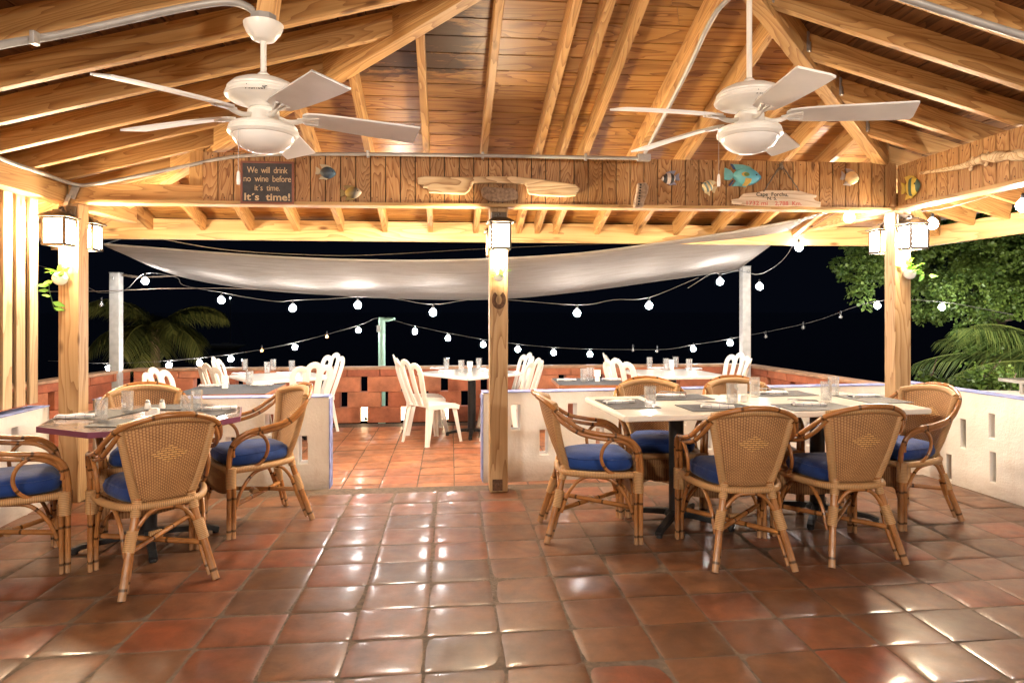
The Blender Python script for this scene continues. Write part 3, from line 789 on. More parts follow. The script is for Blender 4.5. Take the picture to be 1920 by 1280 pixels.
a, b = fl(617, 914), fl(617, 914) - Vector((math.cos(.10) * 1.72, math.sin(.10) * 1.72, 0))
b0 = b
wallthing('stucco_wall', 'short white stucco wall with blue edges left of the doorway', b, a, .695, T_, [(1.72 - x1, 1.72 - x0, z0, z1) for x0, x1, z0, z1 in ((.16, .23, .19, .40), (.415, .48, .385, .57), (.70, .765, .19, .40), (.98, 1.04, .385, .57), (1.26, 1.32, .19, .40))], True, 1.0)
wr0 = fl(906, 901); wr1 = Vector((3.34, 6.02, 0)); Lr = (wr1 - wr0).length
hs = []
for k in range(15):
    x = .225 + k * .235
    hs.append((x, x + .075, .40, .60) if k % 2 == 0 else (x, x + .072, .195, .40 - .006))
wallthing('stucco_wall', 'long white stucco wall with staggered slots behind the long table', wr0, wr1, .70, T_, [h for h in hs if h[1] < Lr - .1], True, 0.0)
# right side wall, coming towards the viewer
r0 = Vector((3.36, 6.05, 0)); dirr = Vector((.117, -.727, 0)).normalized(); r1 = r0 + dirr * 7.2
hs = [(.62, .67, .02, .22), (.76, .81, .30, .52), (1.03, 1.08, .10, .32), (1.02, 1.07, .42, .60), (1.32, 1.37, .02, .24), (1.33, 1.38, .45, .62), (1.60, 1.655, .20, .40), (1.88, 1.93, .42, .62), (2.2, 2.25, .06, .26), (2.45, 2.5, .4, .6)]
wallthing('stucco_wall', 'white stucco wall on the right with small upright slots beside the cane chair', r0, r1, .735, T_, hs, True, None)
# left side wall below the slats
l1 = Vector((*W(-2.80, 5.10).xy, 0)); l0 = Vector((*W(-2.80, -1.2).xy, 0))
wallthing('stucco_wall', 'white stucco wall below the upright slats at the left', l1 + Vector((-.13, 0, 0)), l0 + Vector((-.13, 0, 0)), .685, T_, [(.35, .42, .40, .60), (.9, .97, .2, .4), (1.4, 1.47, .4, .6)], True, None)

# slat screen
ss = thing('slat_screen', 'screen of upright pale pine slats between the left beam and low wall', 'screen', W(-2.84, 5.0, .70))
for k in range(24):
    v = 5.0 - k * .142
    mb = MB(); mb.box((0, 0, .735), (.022, .093, 1.43), r=random.random()); mb.build('slat', M['slat'], ss, loc=(W(-2.84, v, .70) - W(-2.84, 5.0, .70)), rot=(random.uniform(-.006, .006), 0, A), bevel=.002)
for z_ in (.07, 1.36):
    p0, p1 = W(-2.875, 5.05, .70 + z_), W(-2.875, 1.6, .70 + z_); x = (p1 - p0); L = x.length
    mb = MB(); mb.box((L / 2, 0, 0), (L, .035, .085), r=random.random())
    mb.build('rail', M['rim'], ss, loc=p0 - ss.location, rot=(0, 0, math.atan2(x.y, x.x)), bevel=.002)

# ------------------------------------------------------------------ terrace wall of red blocks
def block_wall(label, p0, p1, seed, lit=True, phase=0.0):
    p0 = Vector((p0[0], p0[1], TZ)); p1 = Vector((p1[0], p1[1], TZ)); L = (p1 - p0).length; rz = math.atan2(p1.y - p0.y, p1.x - p0.x)
    t = thing('block_wall', label, 'wall', p0, rz); rg = random.Random(seed); mb = MB(); P = .522; hw = .092; niches = []
    for row in range(4):
        z0 = row * .2; h = .2 if row < 3 else .095
        off = phase + (0 if row % 2 == 0 else P / 2 + .005)
        gap = hw if row < 3 else .006
        x = off - P * 2
        if row == 3: P_ = .42; x = -.3
        else: P_ = P
        while x < L:
            a, b = max(x + gap, 0), min(x + P_, L)
            if b - a > .03: mb.box(((a + b) / 2, .075, z0 + h / 2), (b - a - .003, .15, h - .004), r=rg.random())
            if row == 0 and 0 < x < L - .1: niches.append(x)
            x += P_
    mb.build('block_courses', M['block'], t, bevel=.006)
    mb = MB(); mb.box((L / 2, .075, .71), (L + .04, .18, .034)); mb.build('coping', M['cap'], t, bevel=.006)
    if lit:
        for x in niches:
            n = thing('niche_light', 'x', 'lamp'); M4 = Matrix.Translation(p0) @ Matrix.Rotation(rz, 4, 'Z')
            n.location = M4 @ Vector((x + hw / 2, .165, 0)); n.rotation_euler = (0, 0, rz); NICHE.append(n)
    return t
NICHE = []
cL = at(250, 693.7, 8.6); cR = at(1390, 684, 9.35)
block_wall('long low wall of red hollow blocks across the far end of the terrace', (cL.x, cL.y), (cR.x, cR.y), 3, True, .20)
block_wall('low red block wall at the left edge of the terrace', (-4.95, 5.6), (cL.x - .02, cL.y - .03), 5, False)
block_wall('low red block wall at the right edge of the terrace', (cR.x + .03, cR.y - .06), (3.75, 6.3), 7, False)
k = 0
for n in NICHE:
    k += 1
    mb = MB(); mb.box((0, .01, .10), (.12, .012, .19)); mb.build('lamp_panel', M['niche'], n)
    mb = MB(); mb.lathe([(.0, 0), (.016, .003), (.021, .02), (.016, .038), (.006, .048), (.006, .062), (0, .063)], 10, (.012, -.03, .012)); mb.build('bottle', M['iron'], n, smooth=50)
    px = 960 + F * n.location.x / n.location.y
    ORD = ['first', 'second', 'third', 'fourth', 'fifth', 'sixth', 'seventh', 'eighth', 'ninth', 'tenth', 'eleventh', 'twelfth', 'thirteenth', 'fourteenth', 'fifteenth', 'sixteenth', 'seventeenth', 'eighteenth']
    tag(n, 'warm light in a low opening of the red block wall, %s from the left' % ORD[k - 1], None, 'lights in the block wall openings')

# poles
def pole(label, px, ytop, d, wd, mat='pole', dark_top=False):
    p = at(px, ytop, d); t = thing('steel_pole', label, 'pole', (p.x, p.y, TZ)); h = p.z - TZ
    mb = MB(); mb.box((0, 0, h / 2 - .4), (wd, wd, h + .8)); mb.build('shaft', M[mat], t, rot=(0, 0, A), bevel=.006)
    mb = MB(); mb.box((0, 0, h + .004), (wd + .006, wd + .006, .012)); mb.build('top_plate', M['steel'], t, rot=(0, 0, A), bevel=.003)
    mb = MB(); mb.tube(cr([(0, -wd/2 - .03, h - .06), (.02, -wd/2 - .045, h - .05), (.02, -wd/2 - .045, h - .085), (0, -wd/2 - .03, h - .075)], 4, True), .005, 6, True); mb.build('eye_bolt', M['steel'], t)
    return t
pole('white square pole at the far left corner holding the shade sail', 218, 512, 8.35, .115)
pole('white square pole at the far right holding the shade sail corner', 1397, 500, 9.1, .112)
t = thing('lamp_post', 'pale green lamp post behind the block wall with a flat head', 'lamp post', (at(716, 600, 10.4).x, 10.4, TZ - .6))
h = at(716, 595, 10.4).z - t.location.z
mb = MB(); mb.lathe([(.055, 0), (.052, h)], 12); mb.build('shaft', M['green'], t, smooth=40)
mb = MB(); mb.tube([(0, 0, h - .04), (.10, -.02, h - .03), (.2, -.03, h - .02)], [.03, .04, .025], 8, flat=(1.3, .6, (0, 0, 1))); mb.build('lamp_head', M['green'], t, smooth=40)
mb = MB(); mb.box((-.04, -.04, h - .17), (.05, .05, .10)); mb.build('control_box', M['pole'], t, bevel=.005)

# ------------------------------------------------------------------ shade sail
NE = [(195, 458, 6.75), (400, 474, 6.8), (585, 485, 6.85), (760, 489, 6.85), (915, 486, 6.8), (1080, 476, 6.75), (1230, 457, 6.7), (1380, 434, 6.6), (1512, 410, 6.5)]
FE = [(197, 459, 6.8), (335, 516, 8.4), (480, 541, 8.6), (640, 553, 8.75), (800, 560, 8.8), (940, 559, 8.85), (1090, 545, 8.9), (1260, 522, 8.95), (1384, 505, 9.0)]
ne = cr([at(*p) for p in NE], 10); fe = cr([at(*p) for p in FE], 10)
def sf(a, b):
    i = a * (len(ne) - 1); i0 = min(int(i), len(ne) - 2); t = i - i0
    p = ne[i0].lerp(ne[i0 + 1], t); q = fe[i0].lerp(fe[i0 + 1], t)
    r = p.lerp(q, b); s_ = math.sin(PI * b) * math.sin(PI * min(max(a, 0), 1)) ** .5
    r.z -= .10 * s_ - .035 * s_ * math.sin(b * 7 + a * 9 + 2 * noise.noise(Vector((a * 4, b * 2, 0)))) - .05 * s_ * noise.noise(Vector((a * 7, b * 5, 3)))
    return r
sl = thing('shade_sail', 'large sagging beige shade sail stretched over the terrace', 'shade sail', (0, 0, 0))
mb = MB(); mb.grid(sf, 80, 26); o = mb.build('cloth', M['sail'], sl, smooth=80); so = o.modifiers.new('th', 'SOLIDIFY'); so.thickness = .004
mb = MB(); mb.tube([p + Vector((0, 0, .0)) for p in ne], .012, 6); mb.build('hem', M['sail'], sl, smooth=50)
mb = MB(); mb.tube([p for p in fe], .012, 6); mb.build('hem', M['sail'], sl, smooth=50)
def rope(name, label, pts, r=.006, mat='rope', cat='rope', chain=None):
    mb = MB(); mb.tube(pts, r, 6)
    if chain:
        a, b = chain; n = 8
        for k in range(n):
            c = a.lerp(b, (k + .5) / n); d = (b - a).normalized(); e = d.orthogonal().normalized() if k % 2 else d.cross(d.orthogonal()).normalized()
            L = (b - a).length / n * .62
            mb.tube([c + d * L * math.cos(q * PI / 4) + e * .016 * math.sin(q * PI / 4) for q in range(8)], .005, 5, True)
    return tag(mb.build(name, M[mat], smooth=50), label, cat)
rope('mooring_chain', 'chain from the right corner of the shade sail up to the eave', [at(1512, 410, 6.5), at(1530, 404, 6.45)], .006, 'steel', 'chain', (at(1490, 416, 6.5), at(1552, 398, 6.35)))
rope('mooring_chain', 'chain from the left corner of the shade sail up to the left eave', [at(195, 458, 6.75), at(250, 440, 6.4)], .005, 'steel', 'chain', (at(228, 432, 6.35), at(258, 443, 6.4)))
rope('guy_line', 'thin line from the left eave falling along the upper edge of the sail', cr([at(262, 440, 6.45), at(420, 468, 6.8), at(585, 478, 7.2), at(700, 478, 7.6), at(915, 466, 8), at(1180, 455, 8)], 5), .005, 'rope', 'line')
rope('guy_line', 'line from the left pole to the lower edge of the sail', [at(225, 516, 8.35), at(262, 520, 8.35), at(335, 517, 8.4)], .008, 'rope', 'line', (at(226, 515, 8.35), at(262, 520, 8.35)))
rope('guy_line', 'straight line crossing behind the left post under the sail', [at(-40, 547, 7.6), at(190, 546, 7.9), at(300, 541, 8.1), at(420, 540, 8.3), at(620, 548, 8.5)], .005, 'rope', 'line')

# ------------------------------------------------------------------ string lights
def lights(label, wire, bulbs, cool=False, rb=.038):
    t = thing('string_lights', label, 'string lights', wire[0]); o0 = Vector(wire[0])
    mb = MB(); mb.tube([p - o0 for p in cr(wire, 5)], .0032, 5); mb.build('cable', M['wire'], t, smooth=50)
    rb0 = rb
    for (p, kind) in bulbs:
        rb = rb0 if kind in (1, 3) else .024
        q = p - o0
        mb = MB(); mb.lathe([(.007, .085), (.012, .075), (.013, .045), (.011, .035)], 8, q); so_ = mb.build('socket', M['iron'], t, smooth=50)
        mb = MB(); mb.lathe([(.0, -rb), (rb * .5, -rb * .87), (rb * .87, -rb * .5), (rb, 0), (rb * .87, rb * .5), (rb * .5, rb * .87), (.011, rb + .006)], 12, q)
        mb.build('bulb', M[{1: 'bulb_lit', 0: 'glass', 2: 'amber', 3: 'bulb_cool'}[kind]], t, smooth=60)
        if kind == 0:
            mb = MB(); mb.tube([q + Vector((0, 0, .03)), q + Vector((0, 0, -.02))], .003, 5); mb.build('filament', M['opal'], t)
b1 = [at(272, 527, 7.9), at(415, 563, 7.7), at(549, 578, 7.6), at(671, 572, 7.5), at(812, 586, 7.4), at(1082, 587, 7.4), at(1217, 573, 7.5)]
up = Vector((0, 0, .09))
lights('near strand of bright bulbs hanging below the lower edge of the sail',
       [at(-60, 470, 7.9), at(100, 505, 7.9), at(168, 540, 7.9), at(190, 549, 7.9), at(235, 543, 7.9), b1[0] + up, at(330, 520, 7.8), at(345, 535, 7.8), b1[1] + up, at(455, 556, 7.7), at(520, 565, 7.6), b1[2] + up, at(620, 560, 7.5), b1[3] + up, at(740, 560, 7.5), b1[4] + up, at(910, 560, 7.4), b1[5] + up, at(1150, 562, 7.4), b1[6] + up, at(1310, 520, 7.6)],
       [(p, 1) for p in b1] + [(at(190, 571, 7.9), 0)])
lights('strand with two bulbs beside the right white pole and one below the eave',
       [at(1290, 540, 7.6), at(1335, 512, 7.7), at(1352, 514, 7.7), at(1385, 508, 8.0), at(1424, 514, 8.0), at(1465, 490, 7.5), at(1490, 455, 7.0), at(1500, 440, 6.6)],
       [(at(1350, 528, 7.7), 1), (at(1424, 537, 8.0), 1), (at(1498, 464, 6.9), 1)])
lights('strand of very bright bulbs under the right eave around the right post',
       [at(1500, 440, 6.6), at(1592, 388, 5.75), at(1672, 392, 5.7), at(1745, 395, 5.3), at(1830, 375, 4.9), at(1925, 345, 4.5)],
       [(at(1592, 408, 5.7), 1), (at(1748, 420, 5.3), 1), (at(1918, 386, 4.6), 1)], rb=.042)
b2 = [(553, 651), (672, 619), (778, 621), (840, 634), (906, 646), (971, 655), (1038, 661), (1106, 664)]
lights('far strand of small bulbs dipping from the green lamp post across the dark',
       [at(300, 676, 11), at(433, 664, 10.8)] + [at(x, y - 9, 10.5) for x, y in b2[:2]] + [at(712, 596, 10.4)] + [at(x, y - 10, 10.3) for x, y in b2[2:]] + [at(1240, 655, 10.3), at(1300, 646, 10.2), at(1369, 635, 10), at(1520, 604, 9.5), at(1640, 565, 9), at(1766, 566, 8.6), at(1900, 590, 8.4)],
       [(at(x, y, 10.4), 1) for x, y in b2] + [(at(1300, 654, 10.2), 1), (at(1369, 643, 10), 1), (at(1645, 573, 9), 1), (at(1766, 576, 8.6), 1)] + [(at(1187, 656, 10.3), 0), (at(1232, 658, 10.3), 0), (at(1436, 631, 9.8), 0), (at(1506, 614, 9.5), 0), (at(1576, 594, 9.2), 0), (at(613, 631, 10.5), 2), (at(491, 657, 10.7), 2)])
b3 = [(204, 690), (317, 685), (374, 680), (433, 673)]
lights('short strand of four bulbs low on the left behind the block wall',
       [at(90, 676, 9.4)] + [at(x, y - 9, 9.4) for x, y in b3] + [at(520, 650, 9.8), at(553, 642, 10.4)], [(at(x, y, 9.4), 1) for x, y in b3])

# ------------------------------------------------------------------ rattan chairs
def make_rattan():
    t = thing('rattan_chair', 'x', 'chair', (0, 0, 0)); C, Wp = M['cane'], M['wrap']
    def mir(P): return P + [(-x, y, z) for x, y, z in P[-2::-1]]
    # wicker back
    def back(a, b):
        s_ = 2 * a - 1; hw = .118 + .094 * (b ** .85); z_ = .405 + .395 * b + .035 * (1 - s_ * s_) * b
        y_ = -.185 - .145 * b + (.018 + .062 * b) * s_ * s_ - .012 * math.sin(PI * b)
        return Vector((s_ * hw, y_, z_))
    mb = MB(); mb.grid(back, 20, 16); o = mb.build('backrest', M['wicker'], t, smooth=80); so = o.modifiers.new('th', 'SOLIDIFY'); so.thickness = .006; so.offset = 0
    mb = MB()
    for sx in (0, 1): mb.tube([back(sx, k / 10) for k in range(11)], [.021] * 11, 10)
    mb.tube([back(k / 24, 1.0) for k in range(25)], .021, 10)
    mb.build('back_rim', Wp, t, smooth=60)
    # arms: two parallel canes sweeping from the front posts over the arms to the back
    mb = MB()
    P1 = [(.258, .245, .30), (.26, .248, .46), (.270, .225, .565), (.282, .145, .625), (.288, .02, .645), (.282, -.10, .672), (.262, -.20, .735), (.215, -.275, .800), (.10, -.345, .848), (0, -.362, .858)]
    mb.tube(cr(mir(P1), 5), .0135, 8)
    P2 = [(.236, .232, .30), (.238, .234, .45), (.248, .21, .545), (.262, .13, .600), (.268, .01, .618), (.264, -.105, .645), (.246, -.205, .705), (.213, -.262, .775)]
    for s_ in (1, -1): mb.tube([(s_ * p.x, p.y, p.z) for p in cr(P2, 5)], .0125, 8)
    mb.build('arm_frame', C, t, smooth=60)
    for s_ in (1, -1):
        mb = MB(); mb.tube([(s_ * (.262 + .012 * math.sin(q)), .118 + .105 * math.cos(q), .512 + .108 * math.sin(q)) for q in [math.radians(-15 + 285 * k / 26) for k in range(27)]], .0105, 8)
        mb.build('arm_loop', C, t, smooth=60)
    # legs
    for s_ in (1, -1):
        mb = MB()
        mb.tube([(s_ * .258, .245, 0), (s_ * .258, .245, .42)], [.0145, .0140], 8); mb.tube([(s_ * .234, .232, 0), (s_ * .236, .232, .42)], .0135, 8); mb.tube([(s_ * .262, .218, 0), (s_ * .258, .214, .36)], .012, 8)
        lg = mb.build('leg', C, t, smooth=60)
        mb = MB(); mb.tube([(s_ * .251, .232, .30), (s_ * .251, .232, .42)], .031, 12); mb.build('leg_wrap', Wp, lg, smooth=60)
        mb = MB()
        mb.tube(cr([(s_ * .212, -.300, 0), (s_ * .178, -.252, .16), (s_ * .140, -.205, .33), (s_ * .122, -.184, .44)], 4), [.0185] * 13, 10)
        mb.tube(cr([(s_ * .188, -.272, .02), (s_ * .158, -.225, .16), (s_ * .150, -.19, .26)], 4), .011, 8)
        lg = mb.build('leg', C, t, smooth=60)
        mb = MB(); mb.tube([(s_ * .172, -.236, .20), (s_ * .148, -.212, .295)], .026, 12); mb.tube([(s_ * .135, -.197, .355), (s_ * .122, -.184, .43)], .023, 12); mb.build('leg_wrap', Wp, lg, smooth=60)
    # seat ring and seat weave
    ring = cr([(.19, .245, .40), (.245, .20, .40), (.235, 0, .40), (.165, -.17, .40), (.06, -.205, .40), (-.06, -.205, .40), (-.165, -.17, .40), (-.235, 0, .40), (-.245, .20, .40), (-.19, .245, .40)], 5, True)
    mb = MB(); mb.tube(ring, .019, 10, True); mb.build('seat_frame', Wp, t, smooth=60)
    mb = MB(); mb.grid(lambda a, b: Vector(((2 * a - 1) * (.15 + .08 * b), -.19 + .42 * b, .402)), 6, 6); mb.build('seat_weave', M['wicker'], t)
    mb = MB(); mb.grid(lambda a, b: Vector(((2 * a - 1) * .235, .236 - .012 * (2 * a - 1) ** 2, .265 + .135 * b - .03 * (1 - (2 * a - 1) ** 2) * (1 - b))), 14, 4); o = mb.build('front_apron', M['wicker'], t, smooth=80); so = o.modifiers.new('th', 'SOLIDIFY'); so.thickness = .006
    # cushion
    def cu(a, b):
        th = 2 * PI * a; c_, s_ = math.cos(th), math.sin(th)
        ex = lambda q: math.copysign(abs(q) ** .55, q)
        prof = [(.0, .098), (.35, .100), (.65, .097), (.85, .087), (.955, .066), (1.0, .045), (.985, .02), (.93, .003), (0, .0)]
        r_, z_ = prof[round(b * 8)]
        y_ = ex(s_); x_ = ex(c_) * (.205 + .035 * y_)
        wob = 1 + .015 * noise.noise(Vector((c_ * 2, s_ * 2, z_ * 30)))
        return Vector((x_ * r_ * wob, .022 + y_ * .215 * r_ * wob, .412 + z_ + .006 * noise.noise(Vector((x_ * r_ * 9, y_ * r_ * 2, 1))) * (z_ > .05)))
    mb = MB(); mb.grid(cu, 44, 8)
    cush = mb.build('seat_cushion', M['cushion'], t, smooth=80)
    pipe = [cu(k / 44, 4 / 8) for k in range(44)]
    mb = MB(); mb.tube([p + Vector((0, 0, .0)) for p in pipe], .0035, 6, True); mb.build('piping', M['cushion'], cush, smooth=60)
    # X stretcher and arched braces
    mb = MB(); mb.tube([(.245, .235, .205), (-.165, -.235, .20)], .0135, 8); mb.build('stretcher', C, t, smooth=60)
    mb = MB(); mb.tube([(-.245, .235, .182), (.165, -.235, .18)], .0135, 8); mb.build('stretcher', C, t, smooth=60)
    mb = MB(); mb.tube([(-.03, .0, .192), (.03, .0, .196)], .022, 10); mb.build('stretcher_wrap', Wp, t, smooth=60)
    def arch(p, q, h, inn):
        p, q = Vector(p), Vector(q); m_ = (p + q) / 2 + Vector(inn); pts = [p, p.lerp(m_, .22) + Vector((0, 0, h * .55)), m_.lerp(p, .42) + Vector((0, 0, h * .93)), m_ + Vector((0, 0, h)), m_.lerp(q, .42) + Vector((0, 0, h * .93)), q.lerp(m_, .22) + Vector((0, 0, h * .55)), q]
        mb = MB(); mb.tube(cr(pts, 4), .0105, 8); mb.build('brace', C, t, smooth=60)
    arch((.165, -.215, .20), (-.165, -.215, .20), .185, (0, 0, 0))
    arch((.24, .215, .13), (.18, -.21, .17), .235, (.012, 0, 0)); arch((-.24, .215, .13), (-.18, -.21, .17), .235, (-.012, 0, 0))
    arch((.235, .22, .15), (-.235, .22, .15), .215, (0, .0, 0))
    return t
rc = make_rattan()
G = 'cane armchairs with blue cushions'
def rplace(x, y, deg, lab, first=[True]):
    if first[0]: rc.location = (x, y, .002); rc.rotation_euler = (0, 0, math.radians(deg)); tag(rc, lab, None, G); first[0] = False; return rc
    return dup(rc, lab, (x, y, .002), math.radians(deg), G)
rplace(.49, 4.215, -87, 'cane armchair at the left end of the long white table, seen from its side')
rplace(1.255, 3.85, 2, 'cane armchair seen from behind, left one of two before the long table')
rplace(1.865, 3.93, 6.7, 'cane armchair seen from behind, right one of two before the long table')
rplace(2.56, 4.53, 107, 'cane armchair at the right end of the long white table by the right wall')
rplace(1.01, 4.74, 182, 'cane armchair behind the left half of the long white table')
rplace(1.68, 4.82, 183, 'cane armchair behind the middle of the long table, mostly hidden')
rplace(-1.855, 3.555, 40, 'cane armchair with its wicker back to the viewer at the purple edged table')
rplace(-1.665, 4.41, 131, 'cane armchair right of the purple edged table before the short stucco wall')
rplace(-2.66, 3.60, -52, 'cane armchair cut off by the left edge of the photo')
rplace(-2.34, 4.38, -148, 'cane armchair behind the purple edged table beside the left post')

# ------------------------------------------------------------------ tables
def pedestal(t, h, r=.047, spread=.30, rot=PI / 4, red=False):
    mb = MB(); mb.lathe([(.0, .05), (.075, .052), (.07, .075), (r, .09), (r, h - .02)], 20); mb.build('column', M['iron'], t, smooth=40)
    mb = MB(); mb.box((0, 0, h - .012), (.32, .32, .02)); mb.build('top_plate', M['iron'], t)
    for k in range(4):
        a = rot + k * PI / 2; d = Vector((math.cos(a), math.sin(a), 0)); mb = MB()
        mb.tube([d * .02 + Vector((0, 0, .068)), d * .12 + Vector((0, 0, .062)), d * (spread - .05) + Vector((0, 0, .040)), d * spread + Vector((0, 0, .022))], [1, .95, .8, .85], 4, flat=(.026, .018, (0, 0, 1)))
        mb.lathe([(.02, 0), (.02, .02)], 10, d * (spread - .015)); mb.build('foot', M['iron'], t, bevel=.004)
def rect_top(w_, d_, r=.03):
    P = []
    for cx, cy, a0 in ((w_/2 - r, d_/2 - r, 0), (-w_/2 + r, d_/2 - r, 90), (-w_/2 + r, -d_/2 + r, 180), (w_/2 - r, -d_/2 + r, 270)):
        P += [(cx + r * math.cos(math.radians(a0 + 22.5 * k)), cy + r * math.sin(math.radians(a0 + 22.5 * k))) for k in range(5)]
    return P
def table(label, x, y, deg, w_, d_, h, z0=0.0, top='table_white', edge=None, th=.035, rot=PI / 4, poly=None, spread=.30, name='dining_table', r=.03):
    t = thing(name, label, 'table', (x, y, z0), math.radians(deg))
    P = poly or rect_top(w_, d_, r)
    mb = MB(); mb.prism(P, h - th, h); tp = mb.build('tabletop', M[top], t, bevel=.010 if not edge else .003)
    if edge:
        mb = MB(); n = len(P); P2 = [(a * 1.012, b * 1.012) for a, b in P]
        vs = [(a, b, h - th - .002) for a, b in P] + [(a, b, h - th - .002) for a, b in P2] + [(a, b, h - .002) for a, b in P2] + [(a, b, h - .002) for a, b in P]
        fs = []
        for k in range(n):
            k2 = (k + 1) % n; fs += [(n + k, n + k2, 2*n + k2, 2*n + k), (2*n + k, 2*n + k2, 3*n + k2, 3*n + k), (k, k2, n + k2, n + k)]
        mb.add(vs, fs); mb.build('edge_band', M[edge], tp)
    pedestal(t, h - th, rot=rot, spread=spread)
    return t
table('white table forming the left half of the long dining table', 1.055, 4.385, 9, .985, .88, .76, rot=PI / 4 + .1, spread=.36)
table('white table forming the right half of the long dining table', 2.03, 4.54, 9, .985, .88, .76, rot=PI / 4 + .1, spread=.36)
OCT = [(.54 * math.cos(math.radians(45 * k - 2)), .54 * math.sin(math.radians(45 * k - 2))) for k in range(8)]
table('octagonal mottled table with a purple edge at the left', -2.13, 4.0, 0, 0, 0, .745, top='table_slate', edge='purple', th=.03, poly=OCT, rot=.55, spread=.38)
Z1 = .72
table('square white terrace table nearest the middle post', -.47, 7.98, 45, .92, .92, Z1 + .02, TZ, rot=PI / 4)
table('square white terrace table at the far left with a white card', -2.62, 7.75, 38, .90, .90, Z1, TZ)
table('dark striped terrace table with a wooden edge behind the short stucco wall', -2.57, 6.28, 6, .78, .80, Z1 + .02, TZ, 'mat_grey', 'table_wood', .03, r=.01)
table('dark striped terrace table with a wooden edge right of the middle post', .78, 6.95, 3, .68, .68, Z1 + .02, TZ, 'mat_grey', 'table_wood', .03, r=.01)
table('square white terrace table at the far right below the sail', 1.86, 7.92, 10, .92, .92, Z1 + .02, TZ)

# ------------------------------------------------------------------ white plastic chairs
def make_plastic():
    t = thing('plastic_chair', 'x', 'chair', (0, 0, 0)); P = M['chair_white']
    def seat(a, b):
        x, y = 2 * a - 1, 2 * b - 1; hw = .205 + .015 * y
        return Vector((x * hw, y * .205 + .01, .432 - .016 * (1 - x * x) * (1 - y * y) - .022 * max(0, y) ** 5 - .006 * abs(x) ** 6))
    mb = MB(); mb.grid(seat, 14, 14); o = mb.build('seat', P, t, smooth=70); so = o.modifiers.new('th', 'SOLIDIFY'); so.thickness = .022; so.offset = -1
    mb = MB(); mb.tube([seat(0, k / 8) + Vector((0, 0, -.02)) for k in range(9)], 1, 4, flat=(.008, .025, (0, 0, 1))); mb.tube([seat(1, k / 8) + Vector((0, 0, -.02)) for k in range(9)], 1, 4, flat=(.008, .025, (0, 0, 1))); mb.tube([seat(k / 8, 1) + Vector((0, 0, -.016)) for k in range(9)], 1, 4, flat=(.008, .022, (0, 0, 1)))
    mb.build('seat_edge', P, t, smooth=40)
    for sx in (-1, 1):
        for sy in (-1, 1):
            top = Vector((sx * .185, .01 + sy * .175, .425)); bot = Vector((sx * .225, .01 + sy * .245, 0)); mb = MB()
            vs = []
            for p, w_ in ((bot, .020), (top, .034)):
                for (dx, dy) in ((0, 0), (-sx * 2 * w_, 0), (-sx * 2 * w_, -sy * .008), (-sx * .008, -sy * .008), (-sx * .008, -sy * 2 * w_), (0, -sy * 2 * w_)):
                    vs.append(p + Vector((sx * w_ * .3 + dx, sy * w_ * .3 + dy, 0)))
            mb.add(vs, [tuple(range(6)), tuple(range(6, 12))[::-1]] + [(i, (i+1) % 6, 6 + (i+1) % 6, 6 + i) for i in range(6)])
            mb.build('leg', P, t, bevel=.004)
    def bk(x, z): return Vector((x, -.19 - (z - .43) * .30 - .03 * (1 - (x / .22) ** 2) * min(1, (z - .43) * 4), z))
    bx = [-.155, -.055, .055, .155]; tx = [-.205, -.072, .072, .205]; zt = [.80, .845, .845, .80]
    mb = MB()
    loops = [(0, 1, .870), (1, 2, .905), (2, 3, .870)]
    for (i, j, zc) in loops:
        P_ = [bk(bx[i] + (.010 if i else 0), .425), bk(bx[i] + (tx[i]-bx[i]) * .55 + .004, .62), bk(tx[i] + .006, zt[i] - .03)]
        xm = (tx[i] + tx[j]) / 2; w_ = (tx[j] - tx[i]) / 2 - .004
        P_ += [bk(xm - w_ * .80, zc - .030), bk(xm - w_ * .3, zc - .004), bk(xm + w_ * .3, zc - .004), bk(xm + w_ * .80, zc - .030)]
        P_ += [bk(tx[j] - .006, zt[j] - .03), bk(bx[j] + (tx[j]-bx[j]) * .55 - .004, .62), bk(bx[j] - (.010 if j < 3 else 0), .425)]
        pts = cr(P_, 5); mb.tube(pts, 1, 6, flat=(.0255, .0085, (0, -1, .2)))
    # outer frame edges and solid lower panel
    for s_ in (-1, 1): mb.tube(cr([bk(s_ * .165, .40), bk(s_ * .19, .60), bk(s_ * .213, .77), bk(s_ * .20, .838)], 4), [1.0] * 13, 6, flat=(.016, .010, (0, -1, .2)))
    mb.build('backrest', P, t, smooth=50)
    return t
pc = make_plastic()
G2 = 'white plastic chairs on the terrace'
def pplace(x, y, deg, lab, first=[True]):
    if first[0]: pc.location = (x, y, TZ + .002); pc.rotation_euler = (0, 0, math.radians(deg)); tag(pc, lab, None, G2); first[0] = False; return
    dup(pc, lab, (x, y, TZ + .002), math.radians(deg), G2)
pplace(-.90, 7.61, -45, 'nearer white plastic chair of the two standing in the doorway gap')
pplace(-1.06, 8.25, -75, 'white plastic chair just behind the nearer one in the doorway')
pplace(-.03, 7.72, 62, 'white plastic chair directly right of the middle post with one wide arch showing')
pplace(-.12, 8.42, 110, 'far white plastic chair peeking out right of the middle post')
pplace(-2.84, 7.12, -38, 'near left white plastic chair at the far left white table, behind the striped table')
pplace(-3.05, 7.86, -80, 'far left white plastic chair at the far left white table, top edge showing')
pplace(-2.24, 7.22, 40, 'near right white plastic chair at the far left white table, above the stucco wall')
pplace(-2.42, 8.22, 140, 'far right white plastic chair at the far left white table, hidden behind another')
pplace(-2.96, 6.28, -95, 'white plastic chair alone at the left of the dark striped table')
pplace(1.42, 7.75, -50, 'near left white plastic chair at the far right terrace table')
pplace(1.50, 8.42, -100, 'far left white plastic chair at the far right terrace table')
pplace(2.28, 7.62, 70, 'near right white plastic chair at the far right terrace table')
pplace(2.52, 8.42, 110, 'far right white plastic chair at the far right terrace table by the white pole')

